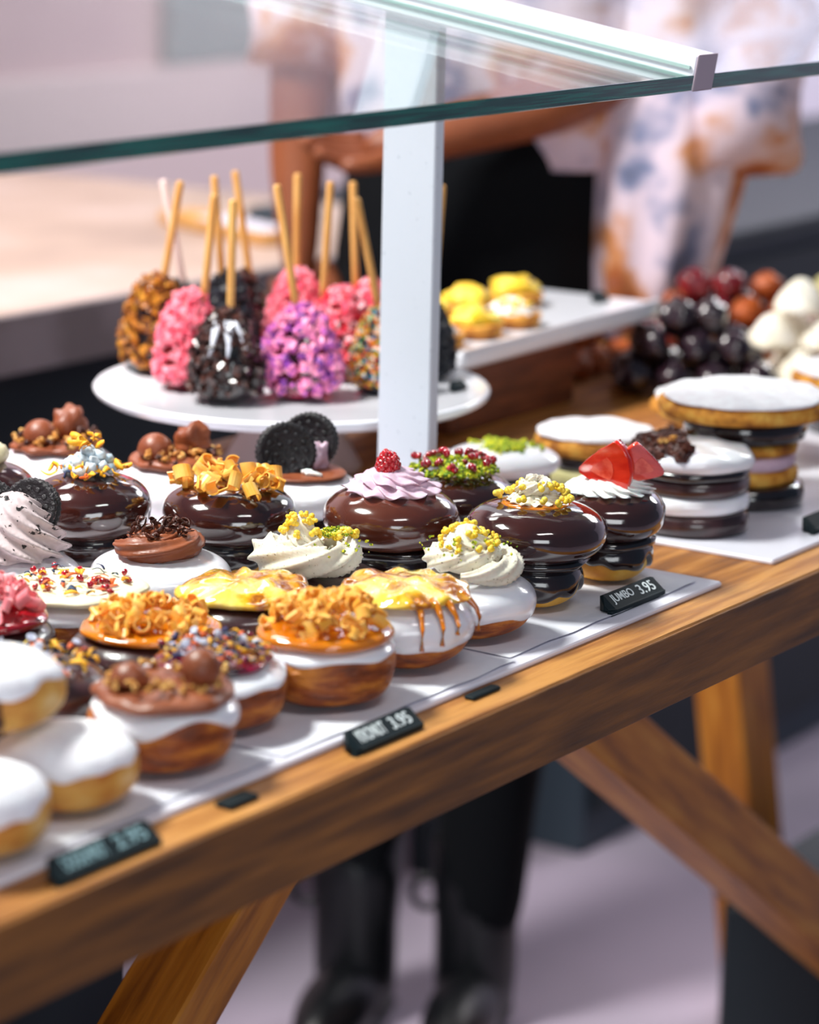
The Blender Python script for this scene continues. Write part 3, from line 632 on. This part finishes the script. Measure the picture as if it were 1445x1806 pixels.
pancake('chocolate_icing', .034, .003, h-.0015, m['choccream'], t, .1, .001, 3)
def cookie(parent, loc, rot, R=.0225, cream=True):
    def fn(r, z, th, s): return (r*(1+(.025*math.sin(34*th) if r > R*.93 else 0)), z)
    b = MB(); b.add(*rev([(.0004, .0014), (R*.97, .0014), (R, .0020), (R, .0042), (R*.95, .0050), (R*.84, .0050), (R*.82, .0046), (.0004, .0046)], 102, fn))
    for q in range(12): a = 2*PI*q/12; b.add(*sph(.0022, .0022, .0006, 8, 5, (R*.66*math.cos(a), R*.66*math.sin(a), .0047)))
    for q in range(6): a = 2*PI*q/6+.2; b.add(*sph(.0020, .0020, .0006, 8, 5, (R*.34*math.cos(a), R*.34*math.sin(a), .0047)))
    nn = len(b.V); b.V += [Vector((v.x, -v.y, -v.z)) for v in b.V]; b.F += [tuple(i+nn for i in f) for f in b.F]
    o = b.build('black_sandwich_biscuit', m['cookie'], parent, loc=loc, rot=rot)
    mk('biscuit_cream', *rev([(.0004, -.0015), (R*.9, -.0015), (R*.92, 0), (R*.9, .0015), (.0004, .0015)], 40), m['whip'], o); return o
ha = HEAD-PI/2
cookie(t, (-.012, .006, h+.016), (math.radians(80), 0, ha+.25)); cookie(t, (.018, .006, h+.020), (math.radians(84), 0, ha-.25), .0215)
mk('cream_squiggle', *tube([(-.012+.002*math.sin(i*1.1), -.012-.0009*i+.003*math.cos(i*1.3), h+.003+.0015*math.sin(i*.8)) for i in range(14)], .0016, 8), m['whip'], t)
mk('cream_dollop', *sph(.010, .006, .012, 20, 12, (0, 0, 0), .5, 2), m['lilac'], t, loc=(.014, -.006, h+.010))
# --- fourth and fifth row
t, h = kronut('cookie_cream_doughnut', 'white-glazed doughnut with a tall speckled cookie-cream swirl and black biscuits', 1.399, .384, .0470, .036, seed=97, cover=.15, var=.35, n=2.6)
ruffle('cookie_cream', .041, .043, h-.001, m['cookiecream'], t, k=10, tw=2.4, a=.26, shape=.5)
cookie(t, (.020, .000, h+.026), (math.radians(68), .35, ha-.55), .021); cookie(t, (-.012, .012, h+.030), (math.radians(60), -.3, ha+.3), .021)
t, h = jumbo('blue_cream_doughnut', 'double-decker chocolate doughnut with pale blue cream and yellow zest', 1.508, .408, .0445, .034, .048, seed=101, zt=.022)
b = MB(); rr = random.Random(8)
for i in range(60): a = rr.random()*6.3; q = .016*math.sqrt(rr.random()); b.add(*sph(.0046, .0042, .004, 9, 6, (q*math.cos(a), q*math.sin(a), h+.003+rr.random()*.020*(1-q/.022)), .4, i))
b.build('blue_cream', m['bluecream'], t)
scatter(t, 'yellow_zest', shard_mesh, ['petaly'], 42, .030, h+.002, 141, dome=.004, lift=.003, sc=(.5, 1.1)); scatter(t, 'yellow_zest', shard_mesh, ['petaly'], 14, .014, h+.020, 142, lift=.006, sc=(.6, 1.1))
scatter(t, 'orange_petal', shard_mesh, ['petalo', 'petalb'], 14, .030, h+.003, 143, lift=.002, sc=(.3, .6))
def malt_donut(label, x, y, seed, rz=0):
    t, h = kronut('malt_ball_doughnut', label, x, y, .0485, .050, seed=seed, cover=-.6, var=.15, n=2.3, taper=0, rz=rz)
    pancake('chocolate_spread', .036, .006, h-.003, m['choccream'], t, .15, .003, seed)
    scatter(t, 'biscuit_crumb', nugget_mesh, ['crumb', 'crumb', 'choccrumb'], 60, .034, h+.003, seed+3, dome=.004, sc=(.8, 1.4))
    choc_ball(t, (-.012, .010, h+.006), (.2, -.2, 0), .0135)
    mk('brownie_piece', *sph(.014, .013, .013, 20, 12, (0, 0, 0), .6, seed), m['choccream'], t, loc=(.014, -.006, h+.013)); return t
malt_donut('white-glazed doughnut with malt balls directly left of the cake stand foot', 1.650, .445, 107)
malt_donut('white-glazed doughnut with malt balls at the back left corner', 1.636, .552, 109, .4)
t, h = jumbo('white_button_doughnut', 'dark chocolate doughnut with a small ivory dollop at the left edge, back row', 1.508, .512, .040, .032, .042, seed=113, zt=.022)
mk('ivory_dollop', *sph(.012, .012, .010, 20, 10, (0, 0, 0), .3, 1), m['ivory'], t, loc=(.006, -.004, h+.006))
scatter(t, 'yellow_zest', shard_mesh, ['petaly'], 14, .015, h+.008, 151, sc=(.5, .9))

# ------------------------------------------------------------------ second tray: layered biscuits
def layers(t, spec):
    z = 0
    for (nm, R, hh, mm, seed) in spec:
        prof = [(R*.9, z), (R*.985, z+hh*.15), (R, z+hh*.5), (R*.985, z+hh*.85), (R*.9, z+hh), (.001, z+hh)]
        mk(nm, *rev(prof, 56, lambda r, zz, th, s: (r*wob(th, zz*0, .06, seed), zz)), m[mm], t); z += hh-.0004
    return z
t = thing('half_dipped_biscuit_stack', 'stack of dark biscuits whose top is half white icing, half chocolate crumb', 'biscuit stack', (1.904, .136, BZ-.001))
z = layers(t, [('biscuit_layer', .047, .017, 'chocflat', 1), ('white_layer', .046, .014, 'white', 2), ('biscuit_layer', .046, .014, 'chocflat', 3), ('biscuit_layer', .048, .008, 'chocblack', 4)])
pancake('white_icing', .049, .012, z-.001, m['white'], t, .05, .003, 5, dome=.004, freq=50)
b_ = [(p[0], p[1], p[2]) for p in disc_pts(900, .047, z+.009, 7, dome=.006, lift=.005) if p[0]*Rv.x+p[1]*Rv.y < -.006]
chunks('chocolate_crumb', b_, .0046, m['choccrumb'], t, 6); scatter(t, 'nut_piece', nugget_mesh, ['crumb'], 8, .010, z+.017, 9, cx=-.020, cy=.012, sc=(.8, 1.3))
def cookie_stack(label, x, y, spec, Rt, z0=BZ-.001, seed=1, sx=1, rz=0, name='biscuit_stack'):
    t = thing(name, label, 'biscuit stack', (x, y, z0), rz)
    z = layers(t, spec)
    o = pancake('golden_biscuit', Rt, .014, z-.001, m['biscuit'], t, .05, .003, seed, dome=.002, freq=90); o.scale = (sx, 1, 1)
    o = pancake('sugar_topping', Rt*.95, .004, z+.0125, m['sugar'], t, .10, .002, seed+1, dome=.003, freq=60); o.scale = (sx, 1, 1)
    return t
cookie_stack('tall layered biscuit stack with lilac cream and sugared golden lid at right edge', 2.016, .150,
    [('chocolate_layer', .052, .018, 'chocblack', 1), ('golden_layer', .045, .012, 'biscuit', 2), ('lilac_layer', .043, .013, 'lilac', 3), ('golden_layer', .046, .010, 'biscuit', 4), ('chocolate_layer', .050, .022, 'chocblack', 5)], .069, seed=3, sx=1.1)
cookie_stack('low golden pastry under icing sugar behind the strawberry doughnut', 2.008, .284, [('custard_layer', .048, .014, 'paleyellow', 1), ('chocolate_layer', .047, .012, 'chocblack', 2)], .052, seed=5)
cookie_stack('wide sugar-dusted golden biscuit stack in front of the dark ball pile', 2.155, .240, [('chocolate_layer', .05, .028, 'chocblack', 1), ('golden_layer', .05, .012, 'biscuit', 2)], .064, seed=8, sx=1.15)
cookie_stack('sugar-dusted golden biscuit stack at the far right behind the tall one', 2.34, .195, [('chocolate_layer', .055, .03, 'chocblack', 1), ('golden_layer', .055, .014, 'biscuit', 2)], .066, seed=10, sx=1.15)
cookie_stack('dark biscuit stack half out of frame at the right edge, lowest of them', 2.17, .085, [('chocolate_layer', .045, .016, 'chocblack', 1), ('white_layer', .045, .010, 'white', 2), ('chocolate_layer', .046, .014, 'chocblack', 3)], .046, seed=12)
t = thing('white_pistachio_doughnut', 'flat white-iced doughnut sprinkled with green pistachio behind the strawberry', 'doughnut', (1.893, .303, BZ-.001))
layers(t, [('base_bun', .040, .022, 'chocblack', 3)])
o = bun('white_icing', .047, .026, .018, m['white'], t, n=2.2, amp=.05, seed=4)
chunks('pistachio_crumbs', disc_pts(260, .016, .043, 12, dome=.001, cx=-.006, cy=-.006)+disc_pts(40, .036, .041, 13, dome=.002), .0030, m['green'], t, 5)

# ------------------------------------------------------------------ cake stand with coated apples
SX, SY, SH = 1.893, .515, .068
t = thing('cake_stand', 'round white china cake stand holding the coated apples', 'cake stand', (SX, SY, TZ))
mk('plate', *rev([(.05, SH-.012), (.12, SH-.010), (.160, SH-.006), (.1665, SH-.002), (.168, SH+.002), (.166, SH+.0045), (.160, SH+.003), (.150, SH), (.001, SH)], 96), m['china'], t)
mk('foot', *rev([(.058, 0), (.060, .003), (.055, .012), (.046, .028), (.042, .045), (.046, SH-.010)], 64), m['pedestal'], t)
def surf_pts(n, R, H, seed, low=.02):
    rr = random.Random(seed); out = []
    while len(out) < n:
        ph = rr.uniform(-.9, PI/2); th = rr.random()*6.283
        if rr.random() > math.cos(ph)*.9+.1: continue
        r, z = apple_prof(R, H, ph)
        out.append((r*math.cos(th), r*math.sin(th), z))
    return out
def apple_prof(R, H, ph):
    s = (math.sin(ph)+1)/2; ks = [(0, .62), (.05, .86), (.15, .98), (.3, 1.0), (.5, .92), (.7, .74), (.86, .54), (.95, .36), (1, .10)]
    for (a, ra), (b, rb_) in zip(ks, ks[1:]):
        if s <= b+1e-9: return R*(ra+(rb_-ra)*(s-a)/(b-a)), H*s
    return R*.1, H*s
def apple(label, dx, dy, R, H, base, coat, st, sb, seed, size=.0052, n=420, drizzle=False, stickmat='stick'):
    t = thing('coated_apple', label, 'coated apple', (SX+dx, SY+dy, TZ+SH+.0006), 0, 'coated apples on the cake stand')
    prof = [apple_prof(R*.93, H*.96, -PI/2+PI*(i+.4)/20.8) for i in range(21)]
    mk('apple', *rev(prof, 40, lambda r, z, th, s: (r*wob(th, z, .08, seed), z)), m[base], t)
    if coat: chunks('coating', surf_pts(n, R, H, seed), size, m[coat], t, seed, .45)
    st, sb = Vector(st), Vector(sb); d = (st-sb).normalized(); p0 = sb-d*.016
    mk('stick', *tube([p0, sb, st-d*.002, st], [.0033, .0033, .0034, .0024], 12), m[stickmat], t)
    if drizzle:
        for k in range(5):
            a = HEAD+PI+(-.55+.28*k); pts = []
            for q in range(7): r, z = apple_prof(R+.0025, H, .95-.12*q*(1+.2*(k % 2))); pts.append((r*math.cos(a+.03*q*(-1)**k), r*math.sin(a+.03*q*(-1)**k), z))
            mk('white_drizzle', *tube(pts, [.0016, .002, .0022, .002, .002, .0018, .001], 8), m['whitedrizzle'], t)
    return t
AP = [('apple rolled in golden brown nut pieces, leftmost on the cake stand', -.014, .138, .030, .083, 'chocblack', 'nutcoat', (.012, -.018, .165), (.005, -.007, .088), 1),
 ('apple in pink pieces with a thin stick, right of the nut-brown one', -.055, .068, .028, .081, 'redball', 'pinkcoat', (.012, -.017, .163), (.008, -.011, .086), 2),
 ('apple in dark chocolate flakes with white drizzle at the front', -.081, .008, .029, .075, 'chocblack', 'choccoat', (.003, -.004, .166), (.002, -.003, .078), 3),
 ('apple in black chocolate pieces behind the drizzled one', .035, .098, .026, .084, 'chocblack', 'blackcoat', (-.006, .010, .168), (-.003, .004, .088), 4),
 ('apple in pink and purple pieces at the centre front', -.026, -.028, .033, .076, 'berry', 'purplecoat', (-.012, .018, .176), (-.003, .005, .083), 5),
 ('apple in pink pieces rising behind the pink and purple one', .093, .066, .027, .083, 'redball', 'pinkcoat', (-.000, .000, .168), (0, 0, .088), 6),
 ('apple in pink and red pieces with a broad flat stick', .064, -.004, .030, .077, 'redball', 'redpink', (-.006, .009, .169), (-.008, .013, .080), 7),
 ('apple in pale pink and white pieces with white tip left of the post', .122, .008, .027, .075, 'redball', 'redpink', (-.009, .013, .163), (-.007, .010, .078), 8),
 ('apple covered in rainbow sprinkles half hidden by the post', .036, -.068, .028, .074, 'blackcoat', 'rainbow', (-.014, .020, .163), (-.004, .006, .083), 9),
 ('apple in fine black sprinkles right of the post', .112, -.058, .027, .071, 'blackcoat', 'blackcoat', (.007, -.010, .167), (.004, -.006, .075), 10),
 ('dark apple at the back of the stand, behind the black chocolate one', .088, .122, .025, .076, 'chocblack', 'choccoat', (-.004, .006, .166), (.004, -.004, .078), 11),
 ('apple with a pale pink stick at the back left of the stand', .036, .152, .020, .070, 'chocblack', 'blackcoat', (-.008, .012, .160), (.002, -.002, .072), 12),
 ('apple behind the nut-brown one, only its upright stick showing', -.060, .122, .0, .0, None, None, None, None, 13)]
for a in AP[:12]:
    fine = a[6] in ('rainbow', 'blackcoat') and a[9] in (9, 10)
    if a[9] == 9:   # sprinkles only over the front, dark shell above
        apple(*a, size=.0030, n=1100)
    elif a[9] == 10: apple(*a, size=.0028, n=900)
    elif a[9] == 3: apple(*a, drizzle=True, size=.0054, n=420)
    elif a[9] == 12: apple(*a, stickmat='stickpink', n=200)
    elif a[9] == 11: apple(*a, n=260)
    else: apple(*a, size=.0054 if 'pink' in a[6] or 'purple' in a[6] else .0048, n=500)
price_tag(1.965, .398, 'small black tag on the rim of the cake stand', '', '', L=.02, z=TZ+SH+.001, hgt=.006)

# ------------------------------------------------------------------ raised board with yellow pastries
t = thing('riser_block', 'dark wooden block lifting the long white board', 'riser', (2.19, .525, TZ))
mbox('block', -.105, .11, -.045, .06, 0, .069, m['wood_dark'], t, b=.003)
BR = .035
t = thing('white_board', 'long white rectangular platter on the dark wooden block', 'platter', (2.235, .527, TZ+.069), BR)
mk('platter', *box(-.185, .185, -.075, .075, 0, .015, .003), m['china'], t, False)
mbox('rim', -.185, .185, -.075, -.070, .015, .018, m['china'], t)
rr = random.Random(12)
def tart(label, lx, ly, kind, seed, z=.0152):
    lx = lx*1.2+.012; x = 2.235+lx*math.cos(BR)-ly*math.sin(BR); y = .527+lx*math.sin(BR)+ly*math.cos(BR)
    t = thing('cream_tart', label, 'tart', (x, y, TZ+.069+z), 0, 'yellow cream tarts on the white platter')
    mk('pastry_shell', *rev([(.022, 0), (.026, .002), (.029, .012), (.027, .013)], 36), m['biscuit'], t)
    if kind == 'white':
        ruffle('white_cream', .026, .016, .011, m['whip'], t, k=8, tw=2, a=.2)
        scatter(t, 'yellow_zest', shard_mesh, ['yellownut'], 14, .02, .020, seed, sc=(.8, 1.4))
    else:
        o = mk('yellow_filling', *sph(.024, .022, .014, 24, 12, (0, 0, .014), .4, seed), m['yellownut'], t)
        mk('chocolate_garnish', *sph(.010, .006, .005, 14, 8, (0, 0, 0), .2, seed), m['chocblack'], t, loc=(.012, -.008, .020))
for i, (lx, ly, kd, lb) in enumerate([(-.155, -.035, 'white', 'white piped tart with yellow strips nearest the post on the platter'), (-.095, -.032, 'yellow', 'yellow-topped tart second from the post along the platter front'), (-.035, -.030, 'white', 'white piped tart near the middle of the platter front'),
    (-.140, .035, 'white', 'white piped tart at the back of the platter beside the post'), (-.075, .035, 'yellow', 'bright yellow tart at the back of the platter, left of the twin domes'), (-.010, .035, 'yellow', 'domed yellow tart at the back middle of the platter'), (.055, .030, 'yellow', 'rightmost domed yellow tart with dark garnish on the platter')]):
    tart(lb, lx, ly, kd, 200+i)
price_tag(2.372, .500, 'black tag at the right end of the white platter', '', '', L=.022, z=TZ+.0845, hgt=.010)

# ------------------------------------------------------------------ piled sweets at the back right
def ball(name, label, cat, group, x, y, z, r, mm, seed, wobk=.12):
    o = mk(name, *sph(r, r*.96, r*.92, 20, 12, (0, 0, 0), .3, seed), m[mm], None, loc=(x, y, z)); return tag(o, label, cat, group)
def pile(name, label, cat, group, cx, cy, nx, ny, r, levels, mm, seed, ang=0):
    rr = random.Random(seed); k = 0
    for l in range(levels):
        for i in range(nx-l):
            for j in range(max(1, ny-l)):
                x = (i-(nx-l-1)/2)*2.02*r+rr.uniform(-.22, .22)*r; y = (j-(max(1, ny-l)-1)/2)*2.02*r+rr.uniform(-.22, .22)*r
                ca, sa = math.cos(ang), math.sin(ang)
                mmm = mm if isinstance(mm, str) else mm[rr.randrange(len(mm))]
                lb = label.replace('dark red glossy', {'redball': 'dark red glossy', 'ball': 'blackish glossy', 'orange': 'orange-brown matt'}.get(mmm, '')).replace('orange-brown cocoa', {'orange': 'orange-brown cocoa', 'chocblack': 'black chocolate'}.get(mmm, ''))
                ball(name, lb+', '+('bottom', 'second', 'topmost')[min(l, 2)]+' layer', cat, group, cx+x*ca-y*sa, cy+x*sa+y*ca, TZ+r*.92+l*1.42*r+.0003, r*rr.uniform(.90, 1.0), mmm, seed+k); k += 1
pile('chocolate_ball', 'glossy dark chocolate ball heaped left of the white meringues', 'chocolate ball', 'dark balls heaped left of the meringues', 2.425, .423, 4, 3, .0195, 3, 'ball', 300, HEAD-PI/2)
pile('cocoa_truffle', 'orange-brown cocoa truffle in the heap under the white platter end', 'truffle', 'orange-brown truffles heaped right of the wooden block', 2.415, .555, 4, 2, .0175, 2, ['orange', 'orange', 'chocblack'], 330, -.02)
pile('glazed_cherry_ball', 'dark red glossy ball in the heap behind the dark chocolate balls', 'sweet', 'dark red balls behind the chocolate balls', 2.655, .505, 5, 3, .0185, 3, ['redball', 'ball', 'orange', 'ball', 'redball'], 360, HEAD-PI/2)
rr = random.Random(77)
def meringue(label, x, y, z, r, mm='meringue', seed=0):
    t = thing('meringue', label, 'meringue', (x, y, z), seed*.7, 'white meringues at the right edge')
    ruffle('puff', r, r*1.25, 0, m[mm], t, k=7, tw=1.6, a=.12, shape=.5)
    return t
k = 0
for lv, cells in enumerate([[(u, v) for u in (-.02, .035, .09) for v in (-.028, .028)], [(.008, -.01), (.062, -.012), (.03, .03)], [(.035, .0)]]):
    for (a, b__) in cells:
        x = 2.529+a*Rv.x+b__*.827; y = .398+a*Rv.y+b__*.562
        meringue('puffy white meringue heaped at the right edge of the frame, '+('bottom', 'middle', 'topmost')[lv]+' layer', x, y, TZ+.0003+lv*.034, .028, seed=k); k += 1
t = thing('pale_dome_cake', 'pale yellow domed cake on a dark dish behind the meringues at the right edge', 'cake', (2.80, .42, TZ))
mk('dish', *rev([(.05, 0), (.058, .004), (.062, .012), (.060, .014), (.001, .012)], 40), m['navy'], t)
mk('dome', *sph(.052, .052, .042, 36, 16, (0, 0, .048), .15, 3), m['paleyellow'], t)

# ------------------------------------------------------------------ the person behind the table
PX, PY = 2.655, .885
pt = thing('person', 'person in a loose floral shirt and black trousers standing behind the table', 'person', (PX, PY, 0), HEAD-PI/2)
# local axes: x = to the right of the photograph, y = away from the camera
def skin_mesh(name, joints, edges, material, parent, root=0, sub=2):
    me = bpy.data.meshes.new(name); me.from_pydata([j[:3] for j in joints], edges, []); me.materials.append(material)
    o = bpy.data.objects.new(name, me); link(o, parent)
    sm = o.modifiers.new('skin', 'SKIN'); sm.use_smooth_shade = True
    if not me.skin_vertices: 
        me.attributes.new
    sv = me.skin_vertices
    if len(sv) == 0:
        bm_ = None
    lay = me.skin_vertices[0].data
    for i, j in enumerate(joints):
        r = j[3]; lay[i].radius = (r, j[4] if len(j) > 4 else r); lay[i].use_root = (i == root)
    ss = o.modifiers.new('sub', 'SUBSURF'); ss.levels = sub; ss.render_levels = sub
    dg = bpy.context.evaluated_depsgraph_get(); dg.update()
    me2 = bpy.data.meshes.new_from_object(o.evaluated_get(dg)); me2.name = name
    o.modifiers.clear(); o.data = me2
    me2.polygons.foreach_set('use_smooth', [True]*len(me2.polygons))
    if not me2.materials: me2.materials.append(material)
    return o
J = [(.05, 0, .95, .10, .08), (.07, 0, 1.10, .10, .08), (.08, 0, 1.28, .14, .10), (.08, 0, 1.42, .12, .08), (.08, 0, 1.50, .05), (.07, -.01, 1.56, .048),
     (-.045, 0, .88, .085), (-.065, .01, .48, .056), (-.075, .03, .075, .032), (-.090, -.05, .040, .024),
     (.13, 0, .88, .085), (.085, .0, .48, .056), (.070, .02, .075, .032), (.058, -.06, .040, .024),
     (-.09, 0, 1.43, .055), (-.15, .02, 1.22, .043), (-.155, -.02, 1.04, .034), (-.15, -.05, .955, .024),
     (.25, 0, 1.43, .055), (.27, -.02, 1.20, .043), (.12, -.15, 1.130, .037), (-.04, -.20, 1.09, .027)]
E = [(0, 1), (1, 2), (2, 3), (3, 4), (4, 5), (0, 6), (6, 7), (7, 8), (8, 9), (0, 10), (10, 11), (11, 12), (12, 13), (3, 14), (14, 15), (15, 16), (16, 17), (3, 18), (18, 19), (19, 20), (20, 21)]
def hand(base, d, side, J, E, root):
    """palm plus five tapering bent fingers grown from joint root"""
    base, d = Vector(base), Vector(d).normalized(); s = Vector(side); s = (s-d*s.dot(d)).normalized(); nrm = d.cross(s)
    n = len(J); J.append((*(base+d*.045), .022, .014)); E.append((root, n)); return base+d*.045, d, s, nrm
hands = []
hands.append(hand((-.15, -.05, .955), (0, -.05, -1), (1, .3, 0), J, E, 17))
hands.append(hand((-.04, -.20, 1.09), (-1, -.1, -.25), (.25, -.9, -.5), J, E, 21))
body = skin_mesh('body', J, E, m['skin'], pt)
# head with face, fingers, joined into the one body mesh
import bmesh
bm = bmesh.new(); bm.from_mesh(body.data)
def addto(V, Fc):
    vs = [bm.verts.new(tuple(v)) for v in V]
    for f in Fc:
        try: bm.faces.new([vs[i] for i in f]).smooth = True
        except ValueError: pass
HC = Vector((.06, -.02, 1.655))
V, Fc = sph(.076, .095, .115, 40, 28)
VV = []
for v in V:
    x, y, z = v
    if z < 0: x *= 1-.35*(-z/.115)**1.6; y = y*(1-.22*(-z/.115)**2)-(.008 if y < 0 else 0)*(-z/.115)
    f = -y/.095
    if f > .2:
        nx = math.exp(-(x/.011)**2); y -= .022*nx*math.exp(-((z+.018)/.018)**2)*f+.006*nx*math.exp(-((z-.012)/.03)**2)
        for sx_ in (-1, 1): y += .009*math.exp(-((x-sx_*.031)/.014)**2-((z-.012)/.011)**2)
        y -= .006*math.exp(-(x/.02)**2-((z+.053)/.009)**2)
    VV.append((HC.x+x, HC.y+y, HC.z+z))
addto(VV, Fc)
for sx_ in (-1, 1): addto(*sph(.008, .018, .030, 14, 10, (HC.x+sx_*.078, HC.y+.008, HC.z-.008), .2, 1))
for (b0, d, s, nrm) in hands:
    for k, (off, ln, ang) in enumerate([(-.028, .062, .0), (-.0095, .074, 0), (.009, .070, 0), (.026, .056, 0)]):
        p = b0+s*off*.85; dd = d+s*off*2; dd.normalize(); pts = [p-d*.012]; rs = [.0090]
        for q in range(1, 7):
            bend = .16*q; dd2 = (dd*math.cos(bend)+nrm*math.sin(bend)); pts.append(pts[-1]+dd2*(ln+.012)/6); rs.append(.0092-.0006*q)
        addto(*tube(pts, rs, 10))
    p = b0-d*.030+s*.020; pts = [p]
    for q in range(1, 6): pts.append(pts[-1]+(d*(.55+.12*q)+s*(.75-.13*q)+nrm*.35).normalized()*.012)
    addto(*tube(pts, [.012, .0115, .0105, .010, .009, .007], 10))
bm.to_mesh(body.data); bm.free()
for sx_ in (-1, 1):
    e = mk('eye', *sph(.011, .009, .009, 16, 10), m['eye'], pt, loc=(HC.x+sx_*.031, HC.y-.080, HC.z+.012)); mk('iris', *sph(.005, .003, .005, 12, 8, (0, -.0075, 0)), m['iris'], e)
mk('mouth', *sph(.022, .006, .007, 20, 8), m['lip'], pt, loc=(HC.x, HC.y-.088, HC.z-.054))
V, Fc = sph(.086, .104, .122, 40, 24); V = [(x*(1.0), max(y, -.03-.055*max(0, (z-.03)/.09)), z) for x, y, z in V]; mk('hair', V, Fc, m['hair'], pt, loc=(HC.x, HC.y+.010, HC.z+.018))
TR = [(.045, 0, 1.02, .150, .115), (.045, 0, .90, .155, .12), (-.045, 0, .82, .10), (-.068, .01, .48, .068), (-.073, .02, .30, .055), (-.075, .03, .10, .048),
      (.14, 0, .82, .105), (.092, 0, .48, .076), (.080, .01, .30, .064), (.073, .02, .10, .052)]
skin_mesh('trousers', TR, [(0, 1), (1, 2), (2, 3), (3, 4), (4, 5), (1, 6), (6, 7), (7, 8), (8, 9)], m['black'], pt)
for (x, y, tx, ty) in ((-.075, .03, -.115, -.125), (.070, .02, .035, -.16)):
    bm_ = MB(); bm_.add(*tube([(x, y, .245), (x, y+.002, .24), (x, y, .19), (x, y, .13), (x, y, .07), (x, y, .020)], [.050, .055, .054, .050, .050, .046], 24))
    fx, fy = (x+tx)/2, (y+ty)/2; an0 = math.atan2(ty-y, tx-x)
    V, Fc = sph(.118, .044, .046, 28, 14); V = [Vector((v[0], v[1], max(v[2], -.030))) for v in V]; bm_.add(V, Fc, Matrix.Translation((fx, fy, .047)) @ Matrix.Rotation(an0, 4, 'Z'))
    bt = bm_.build('ankle_boot', m['boot'], pt)
    mk('boot_loop', *tube([(x-.048+.018*math.cos(a)-.012, y, .17+.020*math.sin(a)) for a in [i*2*PI/12 for i in range(13)]], .005, 8), m['boot'], bt)
    mbx = MB(); dx, dy = tx-x, ty-y; L = math.hypot(dx, dy); an = math.atan2(dy, dx)
    so = mk('boot_sole', *box(-.055, L+.05, -.042, .042, 0, .018, .008), m['boot'], bt, True, loc=(x, y, .0004), rot=(0, 0, an))
# loose floral shirt: torso, hanging tail and two sleeves in one garment
def sweep_sec(secs, seg=48, fold=.06, seed=0):
    V = []; Fc = []
    for i, (cx, cy, z, rx, ry) in enumerate(secs):
        for j in range(seg):
            th = 2*PI*j/seg; k = 1+fold*math.sin(9*th+seed)*(1-i/len(secs))+.03*noise.noise(Vector((math.cos(th)*2, math.sin(th)*2, z*6+seed)))
            V.append((cx+rx*k*math.cos(th), cy+ry*k*math.sin(th), z))
    n = len(secs)
    for i in range(n-1):
        for j in range(seg): k = (j+1) % seg; Fc.append((i*seg+j, i*seg+k, (i+1)*seg+k, (i+1)*seg+j))
    Fc.append(tuple(range(seg-1, -1, -1))); Fc.append(tuple((n-1)*seg+j for j in range(seg)))
    return V, Fc
mk('black_apron', *sweep_sec([(.05, 0, .70, .165, .13), (.05, 0, .80, .165, .13), (.055, 0, .95, .165, .13), (.06, .0, 1.06, .158, .125), (.06, .0, 1.09, .15, .12)], fold=.02, seed=5), m['black'], pt)
sh = MB()
sh.add(*sweep_sec([(.085, .02, 1.055, .20, .135), (.085, .02, 1.12, .205, .14), (.085, .01, 1.22, .21, .14), (.085, .01, 1.34, .20, .135), (.085, 0, 1.44, .17, .11), (.085, 0, 1.485, .09, .075), (.085, 0, 1.50, .062, .06)]))
sh.add(*sweep_sec([(.235, -.03, .875, .068, .10), (.240, -.03, .95, .078, .11), (.25, -.02, 1.05, .095, .12), (.26, 0, 1.16, .11, .12), (.24, 0, 1.30, .08, .1)], fold=.10, seed=2))
sh.add(*tube([(.21, 0, 1.44), (.27, 0, 1.40), (.315, -.01, 1.30), (.345, -.03, 1.20), (.335, -.05, 1.11), (.26, -.09, 1.11)], [.07, .075, .078, .085, .085, .065], 24))
sh.add(*tube([(-.05, 0, 1.44), (-.10, 0, 1.40), (-.135, .01, 1.30), (-.15, .02, 1.21), (-.155, .01, 1.15)], [.07, .07, .068, .064, .062], 24))
sh.build('floral_shirt', m['floral'], pt)
